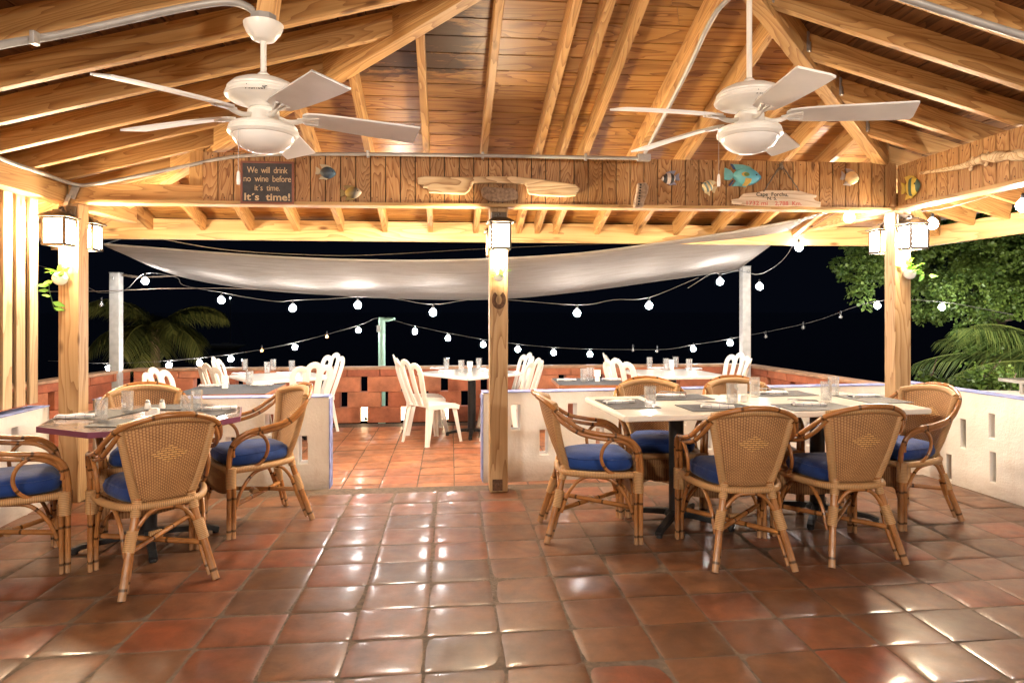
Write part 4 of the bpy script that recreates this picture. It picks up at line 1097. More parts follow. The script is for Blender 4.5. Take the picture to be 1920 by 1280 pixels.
# ------------------------------------------------------------------ table settings
def make_glass():
    t = tag_g = None
    mb = MB(); n = 10
    mb.lathe([(.0, .0), (.031, .0), (.034, .004), (.037, .135), (.0345, .135), (.0315, .016), (.0, .014)], n)
    return mb
gm = make_glass().build('drinking_glass', M['glass'], smooth=25)
tag(gm, 'x', 'glass', 'tall clear tumblers on the tables')
gf = [True]
def gplace(px, py, z_, lab, s=1.0):
    p = fl(px, py, z_)
    if gf[0]: o = gm; gf[0] = False
    else: o = gm.copy(); link(o)
    o.location = (p.x, p.y, z_ + .0015); o.rotation_euler = (0, 0, random.random()); o['label'] = lab; o.scale = (s, s, s)
ZT = .761; ZO = .7465; ZF = TZ + Z1 + .021; ZF2 = TZ + Z1 + .001
gplace(1219, 766, ZT, 'tall glass near the left end of the long white table beside the flat napkin')
gplace(1373, 759, ZT, 'tall glass in the middle of the long table left of the white card', 1.0)
gplace(1415, 744, ZT, 'tall glass just right of the white card on the long table')
gplace(1549, 754, ZT, 'front glass of the close pair near the right end of the long table')
gplace(1563, 742, ZT, 'rear glass of the close pair near the right end of the long table')
gplace(190, 789, ZO, 'glass at the left on the purple edged table beside the napkin', .92)
gplace(239, 772, ZO, 'glass at the back left of the purple edged table', .92)
gplace(350, 781, ZO, 'front glass of the pair at the right of the purple edged table', .92)
gplace(369, 769, ZO, 'rear glass of the pair at the right of the purple edged table', .92)
gplace(837, 692, ZF, 'left glass on the white terrace table nearest the middle post')
gplace(865, 697, ZF, 'middle glass beside the white card on the table nearest the middle post')
gplace(898, 692, ZF, 'glass closest to the middle post on the white terrace table')
gplace(459, 694, ZF2, 'leftmost glass on the far left white terrace table')
gplace(501, 700, ZF2, 'front glass of the pair at the far left white terrace table')
gplace(512, 694, ZF2, 'rear glass of the pair at the far left white terrace table')
gplace(547, 697, ZF2, 'rightmost glass on the far left white terrace table')
gplace(468, 722, ZF, 'glass on the dark striped table behind the short stucco wall')
gplace(1095, 716, ZF, 'left glass of the close pair on the dark table right of the middle post')
gplace(1107, 714, ZF, 'right glass of the close pair on the dark table right of the middle post')
gplace(1218, 690, ZF, 'leftmost glass on the far right white terrace table')
gplace(1249, 693, ZF, 'glass left of the card on the far right white terrace table')
gplace(1267, 689, ZF, 'glass right of the card on the far right white terrace table')
gplace(1292, 694, ZF, 'rightmost glass on the far right white terrace table')
# cards in small white holders
def make_card():
    t = thing('card_holder', 'x', 'card holder', (0, 0, 0)); mb = MB(); mb.box((0, 0, .0225), (.045, .045, .045)); mb.build('holder', M['card'], t, bevel=.004)
    mb = MB(); mb.box((0, 0, .083), (.066, .004, .068)); mb.build('card', M['card'], t, bevel=.0015)
    return t
cdm = make_card(); first = True
for px, py, z_, rz, lab, nocard in ((289, 783, ZO, .3, 'white cube holder in the centre of the purple edged table', 1), (1392, 753, ZT, .1, 'white card in a holder between two glasses on the long table', 0),
                            (881, 696, ZF, .0, 'white card in a holder on the terrace table nearest the middle post', 0), (422, 728, ZF, .1, 'white card in a holder on the striped table at the left', 0),
                            (1120, 715, ZF, -.1, 'white card in a holder on the dark table right of the middle post', 0), (1259, 692, ZF, 0, 'white card in a holder on the far right terrace table', 0), (1, 1, 0, 0, None, 0)):
    if lab is None: continue
    p = fl(px, py, z_)
    if nocard:
        n = thing('card_holder', lab, 'card holder', (p.x, p.y, z_ + .001), rz, 'white table holders'); mb = MB(); mb.box((0, 0, .024), (.05, .05, .048)); mb.build('holder', M['card'], n, bevel=.004)
        mb = MB(); mb.box((0, 0, .052), (.038, .038, .006)); mb.build('packet', M['opal'], n, bevel=.002)
    elif first: cdm.location = (p.x, p.y, z_ + .001); cdm.rotation_euler = (0, 0, rz); tag(cdm, lab, None, 'white table holders'); first = False
    else: dup(cdm, lab, (p.x, p.y, z_ + .001), rz, 'white table holders')
# placemats
def mat_(cx, cy, z_, deg, lab, w_=.44, d_=.29):
    mb = MB(); mb.prism(rect_top(w_, d_, .008), 0, .0025)
    tag(mb.build('placemat', M['mat_grey'], loc=(cx, cy, z_ + .0012), rot=(0, 0, math.radians(deg))), lab, 'placemat', 'grey placemats')
def mpx(px, py, z_, deg, lab, w_=.44, d_=.29): p = fl(px, py, z_); mat_(p.x, p.y, z_, deg, lab, w_, d_)
mpx(1175, 757, ZT, 99, 'grey placemat across the left end of the long table', .44, .30)
mpx(1268, 745, ZT, 9, 'grey placemat on the far side of the long table, behind the left pair of glasses')
mpx(1345, 764, ZT, 9, 'grey placemat on the near side of the long table, left one')
mpx(1462, 738, ZT, 9, 'grey placemat on the far side of the long table right of the card')
mpx(1528, 763, ZT, 9, 'grey placemat on the near side of the long table, right one')
mpx(1634, 748, ZT, 99, 'grey placemat across the right end of the long table', .44, .30)
mat_(-2.13 - .27, 3.98 + .05, ZO, 82, 'grey placemat at the left of the purple edged table', .36, .25)
mat_(-2.13 + .05, 3.72, ZO, -2, 'grey placemat at the near side of the purple edged table', .36, .25)
mat_(-2.13 + .29, 4.03, ZO, 80, 'grey placemat at the right of the purple edged table', .36, .25)
mat_(-2.13 - .03, 4.33, ZO, 5, 'grey placemat at the far side of the purple edged table', .36, .25)
# napkins
def make_napkin(rolled=False):
    mb = MB()
    def f(a, b):
        x, y = (a - .5) * .20, (b - .5) * .075
        return Vector((x, y, .010 + .003 * math.sin(a * 9 + b * 4) + .002 * noise.noise(Vector((a * 6, b * 5, 0))) - .008 * max(abs(2*b-1) - .8, 0) * 5))
    for k in range(3):
        s_ = 1 - .03 * k; mb.grid(lambda a, b: f(a, b) * s_ + Vector((.002 * k, -.002 * k, .004 * k)), 14, 6)
    o = mb.build('napkin', M['napkin'], smooth=70); so = o.modifiers.new('th', 'SOLIDIFY'); so.thickness = .003
    return tag(o, 'x', 'napkin', 'striped folded napkins')
nk = make_napkin(); nf = [True]
def nplace(px, py, z_, deg, lab):
    p = fl(px, py, z_)
    if nf[0]: o = nk; nf[0] = False
    else: o = nk.copy(); link(o)
    o.location = (p.x, p.y, z_ + .001); o.rotation_euler = (0, 0, math.radians(deg)); o['label'] = lab; return p
ND = [(1160, 755, ZT + .0025, 15, 'striped napkin lying flat at the left end of the long table'), (1257, 743, ZT + .0025, -12, 'striped napkin at the far side of the long table near its left end'),
      (1345, 764, ZT + .0025, -14, 'striped napkin with cutlery in front of the left cane back'), (1449, 738, ZT + .0025, -6, 'striped napkin at the far side of the long table right of the card'),
      (1516, 760, ZT + .0025, -10, 'striped napkin with cutlery in front of the right cane back'), (1620, 744, ZT + .0025, 6, 'striped napkin at the right end of the long table'),
      (142, 782, ZO + .0025, 10, 'striped napkin at the left of the purple edged table'), (412, 767, ZO + .0025, 20, 'striped napkin at the right of the purple edged table'),
      (838, 696, ZF, 5, 'near striped napkin on the table nearest the middle post'), (822, 691, ZF, 0, 'far striped napkin on the table nearest the middle post'), (912, 695, ZF, 0, 'striped napkin right beside the middle post'),
      (452, 701, ZF2, 4, 'left striped napkin on the far left white table'), (534, 700, ZF2, 0, 'right striped napkin on the far left white table'),
      (394, 724, ZF, 0, 'left striped napkin on the striped table behind the stucco wall'), (492, 722, ZF, 0, 'right striped napkin on the striped table behind the stucco wall'),
      (1062, 713, ZF, 0, 'left striped napkin on the dark table right of the middle post'), (1146, 712, ZF, 0, 'right striped napkin on the dark table right of the middle post'),
      (1229, 691, ZF, 0, 'left striped napkin on the far right terrace table'), (1300, 692, ZF, 5, 'right striped napkin on the far right terrace table')]
for a in ND: nplace(*a)
def cutlery(px, py, z_, deg, where):
    p = fl(px, py, z_)
    for k, nm in enumerate(('fork', 'knife')):
        mb = MB(); y0 = .022 - .035 * k
        mb.tube([(.09, y0, .0), (.0, y0, .001), (-.035, y0, .003)], [.004, .0028, .003], 6)
        if nm == 'fork':
            mb.tube([(-.035, y0, .003), (-.05, y0, .0025)], 1, 4, flat=(.010, .0012, (0, 0, 1)))
            for q in (-.0085, -.0028, .0028, .0085): mb.tube([(-.05, y0 + q, .0025), (-.088, y0 + q, .006)], .0014, 4)
        else: mb.tube([(-.035, y0, .003), (-.10, y0 - .002, .003)], [1, .6], 4, flat=(.009, .0012, (0, 0, 1)))
        tag(mb.build(nm, M['steel'], loc=(p.x, p.y, z_ + .026), rot=(0, 0, math.radians(deg)), smooth=40), 'steel %s on the napkin %s' % (nm, where), nm)
cutlery(1333, 762, ZT, -14, 'in front of the left cane back'); cutlery(1505, 758, ZT, -10, 'in front of the right cane back'); cutlery(1262, 742, ZT, -12, 'at the far left of the long table')
cutlery(1447, 736, ZT, -6, 'at the far side right of the card')
for px, py, col, lab in ((277, 767, 'glass', 'left small shaker behind the white cube on the purple edged table'), (304, 766, 'glass', 'right small shaker behind the white cube on the purple edged table')):
    p = fl(px, py, ZO); t = thing('salt_shaker', lab, 'shaker', (p.x, p.y, ZO + .001))
    mb = MB(); mb.lathe([(.0, 0), (.018, 0), (.02, .01), (.016, .035), (.012, .042)], 12); mb.build('shaker_body', M['opal'], t, smooth=50)
    mb = MB(); mb.lathe([(.0135, .040), (.0135, .052), (.008, .058), (0, .059)], 12); mb.build('shaker_lid', M['steel'], t, smooth=50)

# ------------------------------------------------------------------ fascia decoration
def onf(px, py, off=.012):   # a point on the back fascia (or a little in front of it)
    # plane v = 5.08 - off
    dv = 5.081 - off; tx = (px - 960) / F
    d = dv / (CA - tx * SA); return at(px, py, d)
def onr(px, py, off=.012):   # on the right fascia: plane u = 3.546 - off
    du = 3.546 - off; tx = (px - 960) / F; d = du / (tx * CA + SA); return at(px, py, d)
SPX = 5.12 / F
RF = (PI / 2, 0, A); RR = (PI / 2, 0, A - PI / 2)
def plate(poly_px, c, thick, mat, parent=None, name='board', z0=0.0, bev=.003, flipx=1.0):
    mb = MB(); P = [((x - c[0]) * SPX * flipx, (c[1] - y) * SPX) for x, y in poly_px]
    ar = sum(P[i][0] * P[(i+1) % len(P)][1] - P[(i+1) % len(P)][0] * P[i][1] for i in range(len(P)))
    if ar < 0: P = P[::-1]
    mb.prism(P, z0, z0 + thick); return mb.build(name, mat if not isinstance(mat, str) else M[mat], parent, bevel=bev)
# slate sign
c = (502, 343); sg = thing('slate_sign', 'framed slate sign about wine on the fascia behind the left fan', 'sign', onf(*c, .004)); sg.rotation_euler = RF
def sb(parent, w_, h, z0, th, mat, name, x=0, y=0): mb = MB(); mb.box((x, y, z0 + th / 2), (w_, h, th)); return mb.build(name, M[mat], parent, bevel=.002)
Ws, Hs = 90 * SPX, 73 * SPX
sb(sg, Ws - .01, Hs - .01, 0, .012, 'sign_board', 'board')
mb = MB()
for s_ in (-1, 1): mb.box((s_ * (Ws / 2), 0, .009), (.014, Hs + .014, .018)); mb.box((0, s_ * (Hs / 2), .009), (Ws - .014, .014, .0178))
mb.build('frame', M['sign_frame'], sg, bevel=.002)
for body, y, sz, off, sp in (('We  will  drink', 21, .064, 0, .92), ('no  wine  before', 5.5, .064, 0, .92), ('it\u00b4s  time.', -10.5, .060, 0, .95), ('It\u00b4s  time!', -28, .072, .0016, 1.0)):
    o = txt(sg, body, sz, M['sign_text'], (0, (y - 4) * SPX, .0125), (0, 0, 0), offset=off, spacing=sp, sx=1.0)
    wd = o.dimensions.x; tgt = {21: 71, 5.5: 83, -10.5: 44, -28: 80}[y] * SPX; o.scale.x = tgt / max(wd, 1e-3)
# driftwood sign
c = (1455, 374); dsn = thing('driftwood_sign', 'pale driftwood sign with a distance in miles hanging from a rope', 'sign', onf(*c, .012)); dsn.rotation_euler = RF
poly = [(1365, 376), (1379, 374), (1388, 364), (1415, 362), (1434, 357), (1470, 357), (1502, 357), (1515, 361), (1536, 365), (1535, 369), (1528, 371), (1534, 376), (1544, 378), (1543, 388), (1500, 387), (1440, 388), (1393, 387), (1366, 384)]
plate(poly, c, .016, 'pale_drift', dsn, 'board')
for body, x, y, sz, m_, tw in (('Cape  Forchu,', -9.5, 6.5, .042, 'ink', 64), ('N. S.', -10, -.8, .034, 'ink', 19), ('1732 mi', -41, -11.0, .044, 'red_ink', 42), ('2,788  Km.', 23, -10.7, .044, 'red_ink', 54)):
    o = txt(dsn, body, sz, M[m_], (x * SPX, y * SPX - .004, .0165), (0, 0, .012), offset=.0003, extrude=.0012); o.scale.x = tw * SPX / max(o.dimensions.x, 1e-3)
mb = MB(); tw = lambda a, b: [a.lerp(b, k / 12) + Vector((.002 * math.sin(k * 2), .002 * math.cos(k * 2), 0)) for k in range(13)]
P0 = Vector(((1463 - c[0]) * SPX, (c[1] - 306) * SPX, .02)); PA = Vector(((1428 - c[0]) * SPX, (c[1] - 360) * SPX, .018)); PB = Vector(((1500 - c[0]) * SPX, (c[1] - 358) * SPX, .018))
mb.tube(tw(P0, PA), .0055, 6); mb.tube(tw(P0, PB), .0055, 6)
mb.ball(P0 + Vector((0, -.02, .0)), (.016, .03, .014), 8, 6)
for q in range(7): mb.tube([P0, P0 + Vector((random.uniform(-.04, .04), random.uniform(-.10, .03), .008))], .003, 5)
mb.build('rope', M['rope'], dsn, smooth=50)
# long driftwood and coral slab
c = (937, 350)
def drift(poly, c, th, mat, name, label, cat='driftwood', rot=RF, f=onf, dots=None, sub=.0):
    t = thing(name, label, cat, f(*c, .004)); t.rotation_euler = rot
    o = plate(poly, c, th, mat, t, 'plank', bev=min(.012, th * .4)); return t
drift([(785, 337), (800, 334), (850, 335), (880, 334), (960, 332), (1010, 336), (1060, 342), (1078, 345), (1088, 352), (1080, 366), (1060, 368), (1010, 367), (990, 364), (985, 346), (930, 345), (888, 346), (880, 360), (872, 367), (806, 365), (804, 357), (794, 356), (796, 351), (786, 349)], c, .035, 'drift', 'driftwood', 'long arched driftwood plank fixed on the fascia above the middle post')
c = (937, 366)
drift([(901, 357), (910, 352), (935, 354), (962, 354), (970, 362), (971, 374), (955, 378), (935, 380), (915, 378), (904, 370)], c, .05, 'coral', 'coral_slab', 'rough grey coral slab under the arched driftwood', 'coral')
c = (1201, 366)
t = drift([(1193, 344), (1210, 342), (1216, 350), (1214, 362), (1207, 380), (1204, 391), (1186, 392), (1187, 378), (1192, 356)], c, .03, 'coral', 'coral_slab', 'narrow coral slab with a row of dark holes on the fascia', 'coral')
mb = MB()
for k in range(8):
    x, y = 1199 - .55 * k, 348 + k * 5.2; mb.lathe([(.0, .0), (.0075, .0), (.0075, .003), (.0, .003)], 10, ((x - c[0]) * SPX, (c[1] - y) * SPX, .030))
mb.build('hole', M['ink'], t)
# carved branch on the right fascia
t = thing('carved_branch', 'long carved driftwood branch on the right fascia', 'driftwood', onr(1820, 305, .04))
P = [onr(x, y, .03) - t.location for x, y in ((1726, 325), (1760, 320), (1800, 313), (1822, 306), (1832, 302), (1850, 297), (1870, 294), (1900, 292), (1935, 289), (1980, 285))]
mb = MB(); pts = cr(P, 5); R_ = [.010 + .016 * min(1, k / 20) + (.012 * (.5 + .5 * math.sin(k * .9)) if k > 22 else 0) for k in range(len(pts))]
mb.tube(pts, R_, 10); mb.build('branch', M['drift'], t, smooth=60)
mb = MB()
for x, y in ((1824, 306), (1853, 297)):
    q = onr(x, y, .03) - t.location; mb.tube([q + Vector((.0 + .012 * math.sin(a), .035 * math.sin(a * .8), .040 * math.cos(a))) for a in [k * .45 for k in range(11)]], [.006 + .006 * math.sin(PI * k / 10) for k in range(11)], 8)
mb.build('curl', M['drift'], t, smooth=60)
# fish
def paint(name, cols, mode, sc=1.0, ang=0.0):
    N = Nd(name); v = N.obj(); s = N.n('ShaderNodeSeparateXYZ', iVector=v)
    q = N.math('ADD', N.math('MULTIPLY', s.outputs[0], math.cos(ang)), N.math('MULTIPLY', s.outputs[1], math.sin(ang)))
    q = N.math('ADD', q, N.math('MULTIPLY', N.math('MULTIPLY', s.outputs[1], s.outputs[1]), 2.0))
    if mode == 'stripe': f = N.math('ADD', N.math('MULTIPLY', N.math('SINE', N.math('MULTIPLY', q, 2 * PI / sc)), .5), .5)
    else: f = N.math('ADD', N.math('DIVIDE', q, sc), .5)
    n = len(cols); r = N.ramp(f, [(k / (n - 1), c_) for k, c_ in enumerate(cols)])
    if mode == 'stripe': r.color_ramp.interpolation = 'CONSTANT'; r.color_ramp.elements[1].position = .5
    N.p(Base_Color=r.outputs[0], Roughness=.4); return N.m
def fish(label, px, py, wpx, hpx, face, body, fin, eye, tilt=0.0, f=onf, rot=RF, tail=None, snout=0, pointy=.62, extras=None):
    t = thing('fish_ornament', label, 'fish', f(px, py, .008)); t.rotation_euler = (rot[0], tilt, rot[2]) if False else rot
    s_ = SPX * wpx / 2; hh = SPX * hpx / 2; R2 = Matrix.Rotation(tilt, 3, 'Z')
    def mk(name, P, z0, th, mat, par=t, bev=.003):
        mb = MB(); Q = [(R2 @ Vector((x * face * s_, y * hh, 0))).xy for x, y in P]
        ar = sum(Q[i][0] * Q[(i+1) % len(Q)][1] - Q[(i+1) % len(Q)][0] * Q[i][1] for i in range(len(Q)))
        if ar < 0: Q = Q[::-1]
        mb.prism(Q, z0, z0 + th); return mb.build(name, mat, par, bevel=bev)
    # body is an inflated shape pointing to +x * face
    out = [(math.cos(a), math.sin(a)) for a in [2 * PI * k / 28 for k in range(28)]]
    def shp(c_, q): x = c_ * .72 + .16; y = q * .78 * (1 - .42 * max(0, c_) ** 2.2) * (1 - .25 * max(0, -c_) ** 3); return x, y
    mb = MB(); rings = [(1, 0), (.97, .010), (.82, .020), (.5, .027), (.0, .030)]; vs = []
    for (r_, z_) in rings:
        for (c_, q) in out:
            x, y = shp(c_, q); x = .16 + (x - .16) * r_; y *= r_; p = R2 @ Vector((x * face * s_, y * hh, 0)); vs.append((p.x, p.y, z_ + .004))
    k = 28; fs = []
    for i in range(4):
        for j in range(k):
            q_ = (i*k+j, i*k+(j+1) % k, (i+1)*k+(j+1) % k, (i+1)*k+j); fs.append(q_ if face > 0 else q_[::-1])
    mb.add(vs, fs); mb.build('body', body, t, smooth=70)
    tl_ = mk('tail_fin', tail or [(-.50, .20), (-.66, .42), (-.98, .62), (-.90, .1), (-.97, -.40), (-.66, -.40), (-.50, -.2)], .004, .010, fin)
    mk('dorsal_fin', [(-.66, .98), (-.4, .45), (.0, .62), (.5, .55), (.3, .86), (-.1, 1.0)], .003, .010, fin)
    mk('belly_fin', [(-.60, -.98), (-.4, -.5), (.05, -.62), (.35, -.62), (.10, -.95), (-.2, -.90)], .003, .010, fin)
    if snout: mk('snout', [(.8, .12), (1.0 + snout, .05), (.8, -.12)], .004, .010, M['iron'])
    e = R2 @ Vector((.58 * face * s_, .16 * hh, 0)); mb = MB(); mb.ball((e.x, e.y, .024), max(.006, hh * .09), 10, 6); mb.build('eye', eye, t, smooth=60)
    if extras: extras(mk)
    return t
TQ = paint('turquoise_paint', [(.10, .42, .42), (.16, .50, .52), (.10, .38, .48), (.04, .22, .38)], 'grad', .30)
YE = plain('yellow_paint', (.62, .42, .10), .45, 0, .25, 30); GR = plain('green_patch', (.12, .20, .05), .45); NV = plain('navy_paint', (.03, .05, .14), .45)
def ex1(mk):
    mk('cheek_patch', [(-.02 + .17 * math.cos(a), .12 + .20 * math.sin(a)) for a in [k * PI / 6 for k in range(12)]], .033, .002, YE, bev=0)
    mk('cheek_spot', [(.06 + .14 * math.cos(a), .12 + .17 * math.sin(a)) for a in [k * PI / 6 for k in range(12)]], .0355, .002, GR, bev=0)
    mk('pectoral_fin', [(.02, -.18), (.34, -.22), (.30, -.52), (.1, -.90), (-.12, -.9), (.0, -.5)], .026, .008, YE)
    mk('fin_tips', [(-.72, .98), (-.60, .96), (-.44, .55), (-.52, .5)], .002, .014, NV); mk('fin_tips', [(-.66, -.98), (-.5, -.5), (-.56, -.4), (-.74, -.9)], .002, .014, NV)
fish('large turquoise fish ornament with a yellow tail on the fascia', 1394, 331, 80, 44, 1, TQ, plain('turquoise_fin', (.14, .42, .44), .45, 0, .2, 20), M['ink'], -.06, extras=ex1, tail=[(-.55, .16), (-.7, .45), (-.98, .60), (-1.0, .1), (-.98, -.45), (-.7, -.45), (-.55, -.2)])
fish('small dark blue fish ornament with a pale fin edge on the fascia', 612, 324, 40, 28, 1, paint('dark_fish', [(.10, .10, .09), (.03, .035, .04), (.03, .05, .08), (.05, .10, .16)], 'grad', .14), plain('pale_fin', (.45, .38, .26), .5), M['ink'], -.1)
fish('yellow fish ornament with black belly and white face on the fascia', 659, 362, 42, 28, 1, paint('ochre_fish', [(.36, .26, .08), (.40, .28, .07), (.05, .045, .04), (.6, .5, .4)], 'grad', .16, -.3), plain('dark_ochre_fin', (.22, .15, .04), .5), M['ink'], .08)
fish('black and white striped fish ornament facing left on the fascia', 1256, 335, 38, 28, -1, paint('zebra_fish', [(.55, .46, .40), (.03, .03, .035)], 'stripe', .055), plain('grey_blue_fin', (.22, .22, .30), .5), M['ink'], .1)
fish('small striped yellow fish ornament with a long black snout', 1328, 351, 32, 30, -1, paint('butterfly_fish', [(.62, .48, .24), (.16, .22, .22)], 'stripe', .030, .5), plain('cream_fin', (.6, .48, .28), .5), M['ink'], -.45, snout=.25)
def ex2(mk): mk('face_patch', [(.52, .30), (.70, .25), (.80, -.05), (.74, -.35), (.55, -.25), (.45, 0)], .020, .004, plain('teal_face', (.08, .28, .22), .45), bev=.001)
fish('cream fish ornament with a grey tail and teal face on the fascia', 1593, 334, 42, 34, 1, paint('cream_fish', [(.66, .42, .18), (.74, .52, .26), (.78, .62, .42)], 'grad', .2), plain('grey_fin', (.36, .30, .28), .5), M['opal'], -.15, extras=ex2)
fish('yellow and dark green striped fish ornament on the right fascia', 1710, 351, 56, 46, 1, paint('angel_fish', [(.60, .46, .08), (.05, .10, .08)], 'stripe', .07), plain('gold_fin', (.58, .42, .08), .5), M['ink'], 0, onr, RR)

# horseshoe and wall plants
t = tag(None or (lambda: (lambda mb: (mb.tube([(.033 * math.sin(a) * (1.0), 0, -.040 * math.cos(a)) for a in [math.radians(-150 + 300 * k / 24) for k in range(25)]], 1, 6, flat=(.0042, .0095, (0, 0, 1))), mb.build('horseshoe', M['rust'], smooth=50))[1])(MB()))(), 'rusty iron horseshoe nailed to the middle post', 'horseshoe')
t.location = W(.392, 5.17 - .076, at(935, 562, 5.1).z); t.rotation_euler = (0, 0, A); t.scale = (1.15, 1, 1.3)
def leafv(p, d, up, L, w_):
    d = d.normalized(); s_ = d.cross(up).normalized(); n_ = s_.cross(d)
    return [p, p + d * L * .35 + s_ * w_ - n_ * .1 * w_, p + d * L * .75 + s_ * w_ * .6, p + d * L - n_ * .25 * w_, p + d * L * .75 - s_ * w_ * .6, p + d * L * .35 - s_ * w_ - n_ * .1 * w_]
def wallplant(label, loc, trail, seed, s=1.0):
    rg = random.Random(seed); t = thing('wall_plant', label, 'plant', loc, A)
    mb = MB(); mb.ball((0, -.035, 0), (.055 * s, .038 * s, .05 * s), 14, 8); mb.build('pot', M['opal'], t, smooth=60)
    mb = MB()
    for k in range(int(18 * s)):
        p = Vector((rg.uniform(-.05, .05), -.05 + rg.uniform(-.02, .02), .02 + rg.uniform(-.02, .04))) * s
        d = Vector((rg.uniform(-1, 1), rg.uniform(-1, .2), rg.uniform(-.2, .8)))
        mb.add(leafv(p, d, Vector((0, 0, 1)), rg.uniform(.05, .09), rg.uniform(.014, .022)), [(0, 1, 2, 3, 4, 5)], rg.random())
    for tr in trail:
        pts = cr([Vector(q) for q in tr], 6)
        for k, p in enumerate(pts[2:]):
            if k % 3: continue
            d = Vector((rg.uniform(-1, 1), rg.uniform(-.6, .1), rg.uniform(-.6, .1)))
            mb.add(leafv(p, d, Vector((0, -1, .5)), rg.uniform(.06, .09), rg.uniform(.014, .02)), [(0, 1, 2, 3, 4, 5)], rg.random())
    mb.build('foliage', M['pothos'], t)
    if trail:
        mb = MB()
        for tr in trail: mb.tube(cr([Vector(q) for q in tr], 6), .0025, 5)
        mb.build('stem', M['palm'], t)
    return t
wallplant('trailing pothos in a white pot below the lantern on the left post', at(118, 522, 4.84), [[(-.02, -.05, .0), (-.06, -.06, -.06), (-.05, -.05, -.14), (-.03, -.05, -.22)]], 3)
wallplant('small bright plant in a pot above the horseshoe', at(935, 520, 5.09), [], 4, .7)
wallplant('leafy plant in a pot below the lantern on the right post', at(1700, 512, 5.46), [[(.02, -.05, 0), (.08, -.06, .0), (.15, -.06, -.03)]], 6)

# ------------------------------------------------------------------ vegetation, boat, bench
def leaf_cloud(mb, blobs, n, L, seed, droop=0.0):
    rg = random.Random(seed); tot = sum(b[1].x * b[1].y * b[1].z for b in blobs) ** 1
    for (c, r) in blobs:
        k = int(n * (r.x * r.y * r.z) ** .66 / sum((b[1].x * b[1].y * b[1].z) ** .66 for b in blobs))
        nc = max(4, k // 26)
        for _ in range(nc):
            while True:
                q = Vector((rg.uniform(-1, 1), rg.uniform(-1, 1), rg.uniform(-1, 1)))
                if .25 < q.length < 1: break
            q = q.normalized() * (q.length ** .45)
            cc = c + Vector((q.x * r.x, q.y * r.y, q.z * r.z)); tone = rg.random()
            cs = L * rg.uniform(1.5, 2.6)
            for _ in range(26):
                w3 = Vector((rg.gauss(0, 1), rg.gauss(0, 1), rg.gauss(0, 1))).normalized(); rr = rg.uniform(.35, 1.0) ** .6; p = cc + w3 * cs * rr
                d = (Vector((rg.uniform(-1, 1), rg.uniform(-1, 1), rg.uniform(-1, .3))) + w3 * .4); upv = w3 + Vector((rg.uniform(-.5, .5), rg.uniform(-.5, .5), .4))
                l_ = L * rg.uniform(.6, 1.3)
                mb.add(leafv(p, d, upv, l_, l_ * .42), [(0, 1, 2, 3, 4, 5)], min(1, max(0, tone * .6 + rg.random() * .4)))
def tree(label, base, trunk_pts, radii, blobs, n, L, seed, limbs=()):
    t = thing('broadleaf_tree', label, 'tree', base); b = Vector(base)
    mb = MB(); mb.tube([Vector(p) - b for p in cr(trunk_pts, 5)], [radii[0] + (radii[1] - radii[0]) * k / (5 * (len(trunk_pts) - 1)) for k in range(5 * (len(trunk_pts) - 1) + 1)], 10); mb.build('trunk', M['bark'], t, smooth=60)
    for lm in limbs:
        mb = MB(); P = cr(lm, 5); mb.tube([Vector(p) - b for p in P], [.07 * (1 - .8 * k / len(P)) for k in range(len(P))], 8); mb.build('limb', M['bark'], t, smooth=60)
    mb = MB(); leaf_cloud(mb, [(Vector(c) - b, Vector(r)) for c, r in blobs], n, L, seed); mb.build('crown', M['leaf'], t)
    return t
def bl(px, py, d, rx, ry, rz): return (at(px, py, d), (rx, ry, rz))
tree('large leafy green tree beyond the right wall', (7.3, 10.2, -.8), [(7.3, 10.2, -.8), (7.1, 10.1, 1.2), (6.6, 9.9, 2.6), (6.2, 9.8, 3.6)], (.2, .1),
     [bl(1602, 485, 9.6, .26, .3, .30), bl(1640, 470, 9.6, .25, .3, .22), bl(1700, 480, 9.8, .35, .4, .4), bl(1618, 545, 9.5, .12, .2, .22), bl(1660, 512, 9.6, .17, .3, .14), bl(1760, 480, 9.6, .55, .6, .5), bl(1880, 470, 9.4, .7, .7, .55), bl(1745, 560, 9.5, .25, .4, .32), bl(1820, 540, 9.0, .45, .5, .35),
      bl(1885, 560, 8.8, .36, .4, .22), bl(1828, 612, 8.8, .17, .3, .22), bl(1960, 520, 9.0, .5, .6, .5), bl(1985, 430, 9.4, .8, .8, .6), bl(1720, 440, 10, .45, .5, .35), bl(1815, 640, 8.8, .10, .2, .12), bl(1862, 632, 8.7, .1, .2, .14)],
     46000, .046, 11, [[(6.8, 10.0, 2.2), at(1860, 500, 9.4), at(1790, 470, 9.6)], [(6.7, 10.0, 2.4), at(1800, 520, 9.5), at(1700, 500, 9.7)], [(7.0, 10, 1.8), at(1900, 590, 9.0), at(1840, 600, 8.9)]])
mb = MB(); rg = random.Random(2)
for k in range(14):
    p = at(rg.uniform(1720, 1915), rg.uniform(450, 610), rg.uniform(8.2, 8.6)); mb.ball(p, .018, 6, 4)
